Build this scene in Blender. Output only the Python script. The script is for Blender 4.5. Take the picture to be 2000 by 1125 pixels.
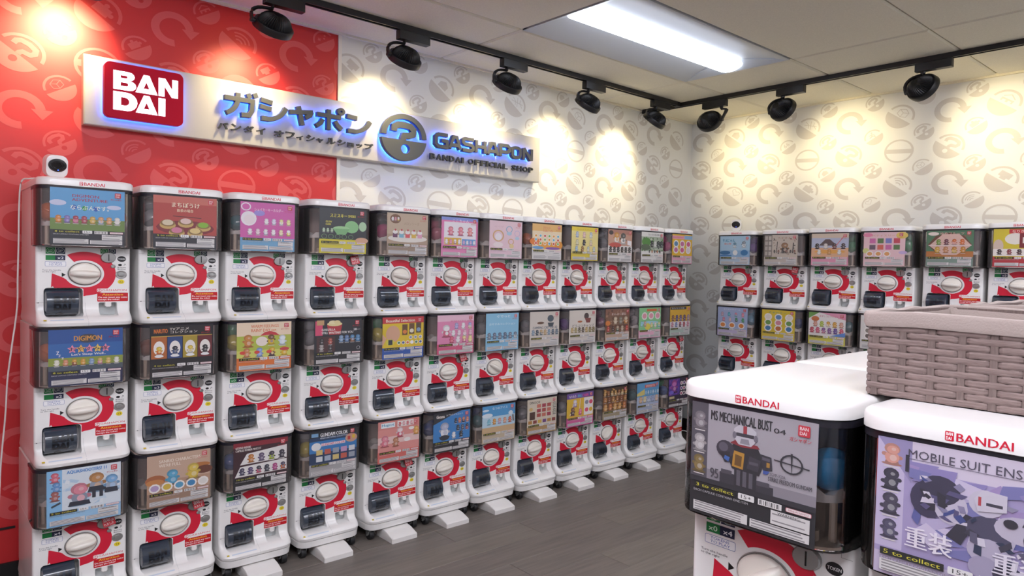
import bpy, bmesh, math, random
from mathutils import Vector, Matrix
random.seed(7)
R = math.radians
scene = bpy.context.scene
col = scene.collection
for o in list(bpy.data.objects): bpy.data.objects.remove(o)

# ------------------------------------------------------------------ camera, world, exposure
cam_d = bpy.data.cameras.new('camera'); cam_d.sensor_width = 36.0
cam_d.lens = 1378.6 / 2000 * 36.0; cam_d.clip_start = 0.05; cam_d.clip_end = 60
cam = bpy.data.objects.new('camera', cam_d); col.objects.link(cam)
YAW, PITCH, ROLL = 0.7213, -0.0332, 0.0225
fw = Vector((math.sin(YAW) * math.cos(PITCH), math.cos(YAW) * math.cos(PITCH), math.sin(PITCH)))
rt = Vector((math.cos(YAW), -math.sin(YAW), 0)); up = rt.cross(fw)
rt2 = rt * math.cos(ROLL) + up * math.sin(ROLL); up2 = up * math.cos(ROLL) - rt * math.sin(ROLL)
M = Matrix((rt2, up2, -fw)).transposed().to_4x4(); M.translation = (-0.5542, -3.1356, 1.4125)
cam.matrix_world = M
scene.camera = cam

world = bpy.data.worlds.new('world'); scene.world = world; world.use_nodes = True
world.node_tree.nodes['Background'].inputs[0].default_value = (0.9, 0.93, 1.0, 1)
world.node_tree.nodes['Background'].inputs[1].default_value = 0.25
vs = scene.view_settings
vs.view_transform = 'Standard'; vs.look = 'None'; vs.gamma = 1.0; vs.use_curve_mapping = False
vs.exposure = 0.27
cy = scene.cycles
cy.max_bounces = 8; cy.diffuse_bounces = 4; cy.glossy_bounces = 3; cy.transmission_bounces = 4; cy.transparent_max_bounces = 24
cy.sample_clamp_indirect = 4.0; cy.caustics_reflective = False; cy.caustics_refractive = False
cy.use_denoising = True

TROFFER_POWER = 9.0; TROFFER_ADDED = 36.0  # second value: ceiling lights added out of view to brighten the room
SPOT_POWER = 22.0
SPOT_COL = (1.0, 0.80, 0.42)
LED_BLUE = 15.0

WALL_Y, WALL_X, CEIL = 0.43, 4.591, 2.652
X_MIN, Y_MIN = -3.2, -5.2

# ------------------------------------------------------------------ helpers
def lin(h):
    if isinstance(h, tuple): return h
    h = h.lstrip('#')
    if len(h) == 3: h = ''.join(c * 2 for c in h)
    out = []
    for i in (0, 2, 4):
        c = int(h[i:i + 2], 16) / 255
        out.append(c / 12.92 if c <= 0.04045 else ((c + 0.055) / 1.055) ** 2.4)
    return tuple(out)

def mat(name, color, rough=0.5, metal=0.0, spec=0.5, coat=0.0, emit=None, estr=0.0, bump=None, noise=None):
    m = bpy.data.materials.new(name); m.use_nodes = True
    nt = m.node_tree; b = nt.nodes['Principled BSDF']
    b.inputs['Base Color'].default_value = (*lin(color), 1)
    b.inputs['Roughness'].default_value = rough; b.inputs['Metallic'].default_value = metal
    b.inputs['Specular IOR Level'].default_value = spec; b.inputs['Coat Weight'].default_value = coat
    b.inputs['Coat Roughness'].default_value = 0.08
    if emit: b.inputs['Emission Color'].default_value = (*lin(emit), 1); b.inputs['Emission Strength'].default_value = estr
    if noise or bump:
        tc = nt.nodes.new('ShaderNodeTexCoord')
        n = nt.nodes.new('ShaderNodeTexNoise'); n.inputs['Scale'].default_value = (noise or bump)[0]; n.inputs['Detail'].default_value = 4
        mp = nt.nodes.new('ShaderNodeMapping'); nt.links.new(tc.outputs['Object'], mp.inputs['Vector']); nt.links.new(mp.outputs['Vector'], n.inputs['Vector'])
        if noise:
            if len(noise) > 3: mp.inputs['Scale'].default_value = noise[3]
            r = nt.nodes.new('ShaderNodeValToRGB'); r.color_ramp.elements[0].position = 0.3; r.color_ramp.elements[1].position = 0.7
            r.color_ramp.elements[0].color = (*lin(noise[1]), 1); r.color_ramp.elements[1].color = (*lin(noise[2]), 1)
            nt.links.new(n.outputs['Fac'], r.inputs['Fac']); nt.links.new(r.outputs['Color'], b.inputs['Base Color'])
        if bump:
            bp = nt.nodes.new('ShaderNodeBump'); bp.inputs['Strength'].default_value = bump[1]; bp.inputs['Distance'].default_value = 0.002
            nt.links.new(n.outputs['Fac'], bp.inputs['Height']); nt.links.new(bp.outputs['Normal'], b.inputs['Normal'])
    return m

def print_mat(name, rough=0.45, coat=0.0):
    m = mat(name, '#ffffff', rough, coat=coat); nt = m.node_tree
    a = nt.nodes.new('ShaderNodeAttribute'); a.attribute_name = 'ink'
    nt.links.new(a.outputs['Color'], nt.nodes['Principled BSDF'].inputs['Base Color'])
    return m

def clear_mat(name, tint, milk=0.055, rough=0.03):
    m = bpy.data.materials.new(name); m.use_nodes = True; nt = m.node_tree
    nt.nodes.remove(nt.nodes['Principled BSDF'])
    t = nt.nodes.new('ShaderNodeBsdfTransparent'); t.inputs['Color'].default_value = (*lin(tint), 1)
    g = nt.nodes.new('ShaderNodeBsdfGlossy'); g.inputs['Roughness'].default_value = rough
    f = nt.nodes.new('ShaderNodeFresnel'); f.inputs['IOR'].default_value = 1.45
    mx = nt.nodes.new('ShaderNodeMixShader')
    nt.links.new(f.outputs['Fac'], mx.inputs['Fac']); nt.links.new(t.outputs[0], mx.inputs[1]); nt.links.new(g.outputs[0], mx.inputs[2])
    df = nt.nodes.new('ShaderNodeBsdfDiffuse'); df.inputs['Color'].default_value = (0.8, 0.76, 0.76, 1)
    m2 = nt.nodes.new('ShaderNodeMixShader'); m2.inputs['Fac'].default_value = milk
    nt.links.new(mx.outputs[0], m2.inputs[1]); nt.links.new(df.outputs[0], m2.inputs[2])
    nt.links.new(m2.outputs[0], nt.nodes['Material Output'].inputs['Surface'])
    return m

class MB:
    """collects geometry of ONE mesh"""
    def __init__(s): s.v = []; s.f = []; s.m = []; s.cur = 0
    def add(s, vs, fs):
        n = len(s.v); s.v += [tuple(v) for v in vs]
        for f in fs: s.f.append([i + n for i in f]); s.m.append(s.cur)
        return s
    def box(s, x0, y0, z0, x1, y1, z1):
        return s.add([(x0, y0, z0), (x1, y0, z0), (x1, y1, z0), (x0, y1, z0), (x0, y0, z1), (x1, y0, z1), (x1, y1, z1), (x0, y1, z1)],
                     [(3, 2, 1, 0), (4, 5, 6, 7), (0, 1, 5, 4), (1, 2, 6, 5), (2, 3, 7, 6), (3, 0, 4, 7)])
    def loft(s, rings, cap0=True, cap1=True, closed=True):
        n = len(rings[0]); vs = [p for r in rings for p in r]; fs = []
        for i in range(len(rings) - 1):
            for j in range(n if closed else n - 1):
                k = (j + 1) % n
                fs.append((i * n + j, i * n + k, (i + 1) * n + k, (i + 1) * n + j))
        if cap0: fs.append(tuple(reversed(range(n))))
        if cap1: fs.append(tuple(range((len(rings) - 1) * n, len(rings) * n)))
        return s.add(vs, fs)
    def lathe(s, prof, n=24, c=(0, 0, 0), sz=1.0):
        return s.loft([[(c[0] + r * math.cos(2 * math.pi * j / n), c[1] + r * math.sin(2 * math.pi * j / n), c[2] + z * sz) for j in range(n)] for r, z in prof])
    def tube(s, pts, r, n=8, sq=None):
        pts = [Vector(p) for p in pts]; rings = []
        for i, p in enumerate(pts):
            t = (pts[min(i + 1, len(pts) - 1)] - pts[max(i - 1, 0)]).normalized()
            a = Vector((0, 0, 1)) if abs(t.z) < 0.9 else Vector((1, 0, 0))
            u = t.cross(a).normalized(); w = u.cross(t)
            ra, rb = sq or (r, r)
            rings.append([tuple(p + u * ra * math.cos(2 * math.pi * j / n) + w * rb * math.sin(2 * math.pi * j / n)) for j in range(n)])
        return s.loft(rings)
    def build(s, name, mats, parent=None, smooth=35, xf=None):
        me = bpy.data.meshes.new(name)
        vs = s.v if xf is None else [tuple(xf @ Vector(v)) for v in s.v]
        me.from_pydata(vs, [], s.f); me.update()
        for m in (mats if isinstance(mats, (list, tuple)) else [mats]): me.materials.append(m)
        me.polygons.foreach_set('material_index', s.m)
        fixn(me, smooth)
        return link(name, me, parent)

def fixn(me, smooth):
    bm = bmesh.new(); bm.from_mesh(me); bmesh.ops.recalc_face_normals(bm, faces=bm.faces); bm.to_mesh(me); bm.free()
    if smooth:
        me.polygons.foreach_set('use_smooth', [True] * len(me.polygons)); me.set_sharp_from_angle(angle=R(smooth))

def link(name, me, parent=None):
    o = bpy.data.objects.new(name, me); col.objects.link(o)
    if parent: o.parent = parent
    return o
def empty(name, loc=(0, 0, 0), rz=0):
    o = bpy.data.objects.new(name, None); o.empty_display_size = 0.05; o.location = loc; o.rotation_euler = (0, 0, rz); col.objects.link(o); return o
def tag(o, label=None, cat=None, group=None, kind=None):
    if label: o['label'] = label
    if cat: o['category'] = cat
    if group: o['group'] = group
    if kind: o['kind'] = kind
    return o

def rrect(x0, y0, x1, y1, r, n=5, z=None, corners=(1, 1, 1, 1)):
    """rounded rectangle outline, counter-clockwise from bottom left"""
    out = []
    for k, (cx, cy_, a) in enumerate([(x0, y0, 180), (x1, y0, 270), (x1, y1, 0), (x0, y1, 90)]):
        rr = r * corners[k] if r else 0
        sx = 1 if cx == x0 else -1; sy = 1 if cy_ == y0 else -1
        ccx, ccy = cx + sx * rr, cy_ + sy * rr
        m = n if rr > 0 else n
        for i in range(m + 1):
            t = R(a + 90 * i / m)
            out.append((ccx + rr * math.cos(t), ccy + rr * math.sin(t)))
    return out if z is None else [(x, y, z) for x, y in out]

# ---- filled 2D shapes by the curve tessellator -> (verts2d/3d, faces)
def shape_fill(loops, extrude=0.0, bevel=0.0):
    c = bpy.data.curves.new('shape', 'CURVE'); c.dimensions = '2D'; c.fill_mode = 'BOTH'; c.extrude = extrude; c.bevel_depth = bevel; c.bevel_resolution = 1
    for l in loops:
        sp = c.splines.new('POLY'); sp.points.add(len(l) - 1)
        for p, q in zip(sp.points, l): p.co = (q[0], q[1], 0, 1)
        sp.use_cyclic_u = True
    o = bpy.data.objects.new('shape', c)
    me = o.to_mesh()
    vs = [tuple(v.co) for v in me.vertices]; fs = [tuple(p.vertices) for p in me.polygons]
    o.to_mesh_clear(); bpy.data.objects.remove(o); bpy.data.curves.remove(c)
    return vs, fs

_tc = {}
_tcur = bpy.data.curves.new('lettering', 'FONT'); _tobj = bpy.data.objects.new('lettering', _tcur)
def text_fill(s, bold=0.0, extrude=0.0, res=2):
    k = (s, bold, extrude, res)
    if k not in _tc:
        _tcur.body = s; _tcur.offset = bold; _tcur.extrude = extrude; _tcur.resolution_u = res; _tcur.align_x = 'LEFT'; _tcur.space_line = 0.95
        me = _tobj.to_mesh()
        vs = [tuple(v.co) for v in me.vertices]; fs = [tuple(p.vertices) for p in me.polygons]
        _tobj.to_mesh_clear()
        if not vs: vs = [(0, 0, 0), (1, 0, 0), (1, 1, 0)]; fs = [(0, 1, 2)]
        xs = [v[0] for v in vs]; ys = [v[1] for v in vs]
        x0, x1, y0, y1 = min(xs), max(xs), min(ys), max(ys)
        _tc[k] = ([((x - x0) / max(x1 - x0, 1e-6), (y - y0) / max(y1 - y0, 1e-6), z) for x, y, z in vs], fs)
    return _tc[k]

def stroke_loop(pts, w, closed=False):
    """outline(s) of a thick polyline with mitred joints"""
    n = len(pts); L = []; Rr = []
    for i in range(n):
        p = Vector(pts[i])
        a = Vector(pts[(i - 1) % n]) if (closed or i > 0) else None
        b = Vector(pts[(i + 1) % n]) if (closed or i < n - 1) else None
        d1 = (p - a).normalized() if a else (b - p).normalized()
        d2 = (b - p).normalized() if b else d1
        n1 = Vector((-d1.y, d1.x)); n2 = Vector((-d2.y, d2.x)); m = (n1 + n2)
        if m.length < 1e-4: m = n1.copy()
        m.normalize(); k = min(1 / max(m.dot(n1), 0.35), 2.2)
        L.append(tuple(p + m * w / 2 * k)); Rr.append(tuple(p - m * w / 2 * k))
    return [L, Rr] if closed else [L + Rr[::-1]]

class Ink:
    """flat print: coloured polygons in thin layers; local x right, y up, z towards the viewer"""
    DZ = 2e-5
    def __init__(s): s.v = []; s.f = []; s.c = []; s.z = 0.0
    haze = 0.0
    def _a(s, pts, faces, c, same=False):
        if not same: s.z += s.DZ
        n = len(s.v); s.v += [(p[0], p[1], s.z) for p in pts]
        c = lin(c)
        if s.haze: c = tuple(a * (1 - s.haze) + 0.30 * s.haze for a in c)
        for f in faces: s.f.append([i + n for i in f]); s.c.append(c)
    def poly(s, pts, c, same=False): s._a(pts, [tuple(range(len(pts)))], c, same)
    def rect(s, x0, y0, x1, y1, c, same=False): s.poly([(x0, y0), (x1, y0), (x1, y1), (x0, y1)], c, same)
    def rr(s, x0, y0, x1, y1, r, c, same=False): s.poly(rrect(x0, y0, x1, y1, r, 3), c, same)
    def ell(s, cx, cy_, rx, ry, c, n=14, same=False, rot=0):
        ca, sa = math.cos(rot), math.sin(rot)
        s.poly([(cx + rx * math.cos(2 * math.pi * i / n) * ca - ry * math.sin(2 * math.pi * i / n) * sa, cy_ + rx * math.cos(2 * math.pi * i / n) * sa + ry * math.sin(2 * math.pi * i / n) * ca) for i in range(n)], c, same)
    def arc(s, cx, cy_, ro, ri, a0, a1, c, n=16, same=False, sy=1.0):
        P = []
        for r in (ro, ri):
            for i in range(n + 1):
                t = R(a0 + (a1 - a0) * i / n); P.append((cx + r * math.cos(t), cy_ + r * math.sin(t) * sy))
        s._a(P, [(i, i + 1, n + 2 + i, n + 1 + i) for i in range(n)], c, same)
    def text(s, t, x0, y0, x1, y1, c, bold=0.0, same=False, skew=0.0):
        vs, fs = text_fill(t)
        d = bold * 0.8 * (y1 - y0) / (t.count('\n') + 1)
        for k in ((-d, d) if bold > 0.004 else (0,)):
            s._a([(x0 + d + (x1 - x0 - 2 * d) * v[0] + k, y0 + (y1 - y0) * v[1]) for v in vs], fs, c)
    def stroke(s, pts, w, c, closed=False, same=False):
        n = len(pts); lp = stroke_loop(pts, w, closed)
        if closed:
            P = lp[0] + lp[1]; s._a(P, [(i, (i + 1) % n, n + (i + 1) % n, n + i) for i in range(n)], c, same)
        else:
            P = lp[0][:n] + lp[0][n:][::-1]; s._a(P, [(i, i + 1, n + i + 1, n + i) for i in range(n - 1)], c, same)
    def fill(s, loops, c, same=False):
        vs, fs = shape_fill(loops); s._a(vs, fs, c, same)
    def mesh(s, name, m, fn=None):
        """fn maps (x, y, z) of the sheet to local space; default: sheet facing -y"""
        fn = fn or (lambda x, y, z: (x, -z, y))
        me = bpy.data.meshes.new(name); me.from_pydata([fn(*v) for v in s.v], [], s.f)
        at = me.color_attributes.new('ink', 'FLOAT_COLOR', 'CORNER'); data = []
        for p, c in zip(me.polygons, s.c): data += [c[0], c[1], c[2], 1.0] * p.loop_total
        at.data.foreach_set('color', data); me.materials.append(m); me.update()
        return me

# ------------------------------------------------------------------ materials
M_WHITE = mat('white_plastic', '#eeecea', 0.28, coat=0.25)
M_WHITE2 = mat('white_plastic_matt', '#e6e3e0', 0.45)
M_DIAL = mat('ivory_plastic', '#ece6dc', 0.32, coat=0.2)
M_DARK = mat('navy_smoke_plastic', '#343d4a', 0.2, coat=0.6)
M_DARKTXT = mat('navy_emboss', '#10141c', 0.3)
M_BLACK = mat('black_metal', '#141416', 0.42)
M_BLACK2 = mat('black_gloss', '#0b0b0d', 0.12, coat=0.5)
M_BLACK3 = mat('black_heat_sink', '#0c0c0e', 0.45)
M_GREYMET = mat('grey_metal', '#a7a7a5', 0.3, metal=0.7)
M_BROWN = mat('chamber_brown', '#c4aea6', 0.5)
M_NAVY = mat('chamber_navy', '#0d4a96', 0.5)
M_TAN = mat('tray_beige', '#cbb9a6', 0.45)
M_SMOKE = clear_mat('smoked_clear_plastic', '#fcf9f8')
M_CLEAR = clear_mat('clear_plastic', '#fcfafa', 0.006)
M_RIM = mat('dark_rim', '#24222a', 0.3)
M_GREY = mat('slot_grey', '#b9bdbd', 0.4)
M_INK = print_mat('print_ink', 0.4)
M_CARD = print_mat('card_ink', 0.35, coat=0.35)
def translucent(m, k):
    nt = m.node_tree; b = nt.nodes['Principled BSDF']; a = [n for n in nt.nodes if n.type == 'ATTRIBUTE'][0]
    t = nt.nodes.new('ShaderNodeBsdfTranslucent'); mx = nt.nodes.new('ShaderNodeMixShader'); mx.inputs['Fac'].default_value = k
    nt.links.new(a.outputs['Color'], t.inputs['Color']); nt.links.new(b.outputs[0], mx.inputs[1]); nt.links.new(t.outputs[0], mx.inputs[2]); nt.links.new(mx.outputs[0], nt.nodes['Material Output'].inputs['Surface'])
translucent(M_CARD, 0.10)
M_WALLINK = print_mat('wallpaper_ink', 0.6)
M_WALL = mat('white_wallpaper', '#d5d7d9', 0.6)
M_RED = mat('red_wallpaper', '#bf2529', 0.5)
M_CEIL = mat('ceiling_tile', '#dfdac8', 0.9, bump=(220, 0.25), noise=(160, '#dad5c3', '#e4dfcd'))
M_GRID = mat('ceiling_grid', '#a59f95', 0.8)
M_TRIM = mat('white_trim', '#dedbd6', 0.5)
M_BASE = mat('black_baseboard', '#151416', 0.5)
M_RUBBER = mat('black_rubber', '#1a1a1c', 0.55)
M_SIGN = mat('sign_white', '#b0ada7', 0.45)
M_SIGNGREY = mat('sign_dark_grey', '#4a4c4f', 0.5)
M_LOGORED = mat('logo_red', '#8a001c', 0.5, spec=0.15, emit='#b8002c', estr=0.22)
M_LOGOWHITE = mat('logo_letter_lit', '#ffffff', 0.4, emit='#e9ecff', estr=1.6)
M_LED = mat('blue_led', '#3a6cff', 0.5, emit='#2f66ff', estr=LED_BLUE)
M_DIFF = mat('lamp_diffuser', '#ffffff', 0.5, emit='#e3ecff', estr=TROFFER_POWER)
M_DIFF2 = mat('added_lamp_diffuser', '#ffffff', 0.5, emit='#f0f0fa', estr=TROFFER_ADDED)
M_LENS = mat('spot_lens', '#ffffff', 0.5, emit='#ffe2a0', estr=6.0)
M_TROFF = mat('troffer_white', '#b4b8bc', 0.5)
M_BLUELED = mat('camera_led', '#2a4cff', 0.5, emit='#3050ff', estr=4)
M_CABLE = mat('white_cable', '#e4dedb', 0.45)
M_FABRIC = mat('basket_fabric', '#a3958f', 0.9, bump=(300, 0.4))
M_WEAVE = mat('basket_strip', '#7a6864', 0.75, bump=(180, 0.5), noise=(40, '#6f5e5a', '#84726d', (1, 1, 8)))
M_WEAVE2 = mat('basket_stake', '#6c5c58', 0.75, noise=(40, '#62534f', '#766661', (8, 8, 1)))
def wood(name, c0, c1):
    m = mat(name, c0, 0.42, noise=(3.0, c0, c1, (1.0, 14.0, 1.0))); return m
M_FLOOR = [wood('floor_vinyl_%d' % i, a, b) for i, (a, b) in enumerate([('#665f5a', '#7a726b'), ('#605954', '#736c65'), ('#6c655e', '#80786f')])]
M_FLOORB = mat('floor_joint', '#57524e', 0.6)
def capsule_mat(name, c, alpha=0.15):
    m = bpy.data.materials.new(name); m.use_nodes = True; nt = m.node_tree; b = nt.nodes['Principled BSDF']
    b.inputs['Base Color'].default_value = (*lin(c), 1); b.inputs['Roughness'].default_value = 0.12; b.inputs['Coat Weight'].default_value = 0.5
    t = nt.nodes.new('ShaderNodeBsdfTransparent'); t.inputs['Color'].default_value = (*lin(c), 1)
    mx = nt.nodes.new('ShaderNodeMixShader'); mx.inputs['Fac'].default_value = alpha
    nt.links.new(b.outputs[0], mx.inputs[1]); nt.links.new(t.outputs[0], mx.inputs[2]); nt.links.new(mx.outputs[0], nt.nodes['Material Output'].inputs['Surface'])
    return m
CAPC = {'orange': '#e0702a', 'grey': '#8b8d92', 'teal': '#1e6672', 'purple': '#6a2f9a', 'black': '#26262c', 'magenta': '#c23b7c', 'pink': '#d06a86', 'blue': '#2a5aa8',
        'green': '#2f8a54', 'yellow': '#c6b63a', 'brown': '#8a4a34', 'mauve': '#8a5476', 'silver': '#b9b3b8', 'red': '#a82f34', 'light blue': '#5f9fc0', 'bright blue': '#27a0e4', 'dark blue': '#1d3f86'}
CAPM = {k: capsule_mat('capsule_' + k.replace(' ', '_'), v) for k, v in CAPC.items()}

# ------------------------------------------------------------------ room shell
fl = MB().box(X_MIN, Y_MIN, -0.1, WALL_X + 0.1, WALL_Y + 0.1, -0.006).build('floor', M_FLOORB, smooth=0); tag(fl, kind='structure')
PL, PW = 1.25, 0.185
plank_me = []
for k in range(3):
    b = MB(); c = 0.0012
    b.loft([rrect(0, 0, PL - 0.002, PW - 0.002, 0, 1, -0.0062), rrect(0, 0, PL - 0.002, PW - 0.002, 0, 1, -c), rrect(c, c, PL - 0.002 - c, PW - 0.002 - c, 0, 1, 0)])
    o = b.build('floor_plank', M_FLOOR[k], smooth=0); plank_me.append(o.data); bpy.data.objects.remove(o)
row = 0; y = WALL_Y - PW
while y > -3.6:
    x = -2.2 + (row * 0.43) % PL - PL
    while x < WALL_X - 0.02:
        if x + PL > -0.9 and not (x > 1.4 and y < -2.2):
            if x + PL <= WALL_X:
                o = link('floor_plank', plank_me[random.randrange(3)], fl); o.location = (x, y, 0)
            else:
                w = WALL_X - x
                MB().box(0, 0, -0.0062, w, PW - 0.002, 0).build('floor_plank', M_FLOOR[random.randrange(3)], fl, 0).location = (x, y, 0)
        x += PL
    y -= PW; row += 1

RED_X = 1.283
w = MB(); w.box(X_MIN, WALL_Y, 0, RED_X, WALL_Y + 0.1, CEIL + 0.1); w.cur = 1; w.box(RED_X, WALL_Y, 0, WALL_X + 0.1, WALL_Y + 0.1, CEIL + 0.1)
wl = w.build('wall_left', [M_RED, M_WALL], smooth=0); tag(wl, kind='structure')
wr = MB().box(WALL_X, Y_MIN, 0, WALL_X + 0.1, WALL_Y, CEIL + 0.1).build('wall_right', M_WALL, smooth=0); tag(wr, kind='structure')
wb = MB().box(X_MIN, Y_MIN - 0.1, 0, WALL_X + 0.1, Y_MIN, CEIL + 0.1).build('wall_back', M_WALL, smooth=0); tag(wb, kind='structure')
ws = MB().box(X_MIN - 0.1, Y_MIN - 0.1, 0, X_MIN, WALL_Y + 0.1, CEIL + 0.1).build('wall_side', M_WALL, smooth=0); tag(ws, kind='structure')
tag(MB().box(RED_X - 0.004, WALL_Y - 0.008, 0.1, RED_X + 0.016, WALL_Y, CEIL).build('trim_1', M_TRIM, smooth=0), kind='structure')
tag(MB().box(X_MIN, WALL_Y - 0.012, 0, WALL_X, WALL_Y, 0.12).build('baseboard_left', M_BASE, smooth=0), kind='structure')
tag(MB().box(WALL_X - 0.012, Y_MIN, 0, WALL_X, WALL_Y - 0.012, 0.12).build('baseboard_right', M_BASE, smooth=0), kind='structure')

tag(MB().box(X_MIN, WALL_Y - 0.006, 0.262, -0.17, WALL_Y, 0.27).build('trim_4', M_BASE, smooth=0), kind='structure')
ce = MB().box(X_MIN, Y_MIN, CEIL + 0.05, WALL_X + 0.1, WALL_Y + 0.1, CEIL + 0.15).build('ceiling', M_GRID, smooth=0); tag(ce, kind='structure')
GX = [3.419 - 1.462 * k for k in range(5)][::-1]; GX = [X_MIN] + [g for g in GX if g > X_MIN] + [WALL_X]
GY = [WALL_Y, -0.313] + [-0.313 - 0.737 * k for k in range(1, 8)]; GY = [g for g in GY if g > Y_MIN] + [Y_MIN]
tro_cells = [(1.957, -0.313), (-0.967, -1.787), (1.957, -2.524), (-0.967, -3.261), (-2.429, -2.524), (1.957, -3.998)]  # first cell is the visible light; the others are added for fill
tb = MB()
for i in range(len(GX) - 1):
    for j in range(len(GY) - 1):
        x0, x1, y1, y0 = GX[i], GX[i + 1], GY[j], GY[j + 1]
        if any(abs(x0 - a) < 0.02 and abs(y1 - b_) < 0.02 for a, b_ in tro_cells): continue
        e = 0.003; c = 0.012
        MB().loft([rrect(x0 + e, y0 + e, x1 - e, y1 - e, 0, 1, CEIL + 0.05), rrect(x0 + e, y0 + e, x1 - e, y1 - e, 0, 1, CEIL + 0.007),
                   rrect(x0 + e + c, y0 + e + c, x1 - e - c, y1 - e - c, 0, 1, CEIL)]).build('ceiling_tile', M_CEIL, ce, 0)
tag(MB().box(X_MIN, WALL_Y - 0.02, CEIL - 0.012, WALL_X, WALL_Y, CEIL + 0.02).build('trim_2', M_CEIL, smooth=0), kind='structure')
tag(MB().box(WALL_X - 0.02, Y_MIN, CEIL - 0.012, WALL_X, WALL_Y - 0.02, CEIL + 0.02).build('trim_3', M_CEIL, smooth=0), kind='structure')

# ------------------------------------------------------------------ troffers
def troffer(x0, y1, label, dm):
    x1, y0 = x0 + 1.462, y1 - 0.737
    t = tag(empty('ceiling_light', ((x0 + x1) / 2, (y0 + y1) / 2, CEIL)), label, 'ceiling light', 'recessed ceiling lights')
    hx, hy = 0.731 - 0.004, 0.3685 - 0.004; dw = 0.095
    b = MB()
    zt = 0.05
    # two sloping reflector wings and end plates
    for s in (-1, 1):
        pr = [(s * hy, 0.0), (s * (hy - 0.02), 0.0), (s * (hy - 0.1), 0.022), (s * (dw + 0.05), 0.036), (s * dw, 0.038), (s * dw, 0.05), (s * hy, 0.05)]
        b.loft([[(-hx, y_, z_) for y_, z_ in pr], [(hx, y_, z_) for y_, z_ in pr]])
    b.build('reflector', M_TROFF, t, 25)
    for s in (-1, 1):
        e = MB(); xo = s * hx; xi = s * (hx - 0.09)
        e.add([(xo, -hy, -0.0005), (xo, hy, -0.0005), (xi, dw + 0.02, 0.034), (xi, -dw - 0.02, 0.034), (xo, -hy, 0.05), (xo, hy, 0.05), (xi, dw + .02, 0.05), (xi, -dw - .02, 0.05)],
              [(0, 1, 2, 3), (4, 5, 6, 7), (0, 1, 5, 4), (2, 3, 7, 6), (1, 2, 6, 5), (0, 3, 7, 4)])
        e.build('end_plate', M_TROFF, t, 0)
    d = MB(); n = 10; ln = hx - 0.05
    prof = [(-dw * math.cos(math.pi * i / n), 0.036 - 0.05 * math.sin(math.pi * i / n)) for i in range(n + 1)]
    d.loft([[(-ln, a, z_) for a, z_ in prof], [(ln, a, z_) for a, z_ in prof]])
    d.build('diffuser', dm, t, 40)
tl = ['lit recessed ceiling light above the floor between the two rows of machines', 'added recessed ceiling light in front of the red wall, outside the view', 'added recessed ceiling light above the island, outside the view',
      'added unseen recessed ceiling light above the camera', 'added recessed ceiling light at the far left, outside the view', 'added unseen recessed ceiling light behind the island']
for (a, b_), l in zip(tro_cells, tl): troffer(a, b_, l, M_DIFF if l.startswith('lit') else M_DIFF2)

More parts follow.
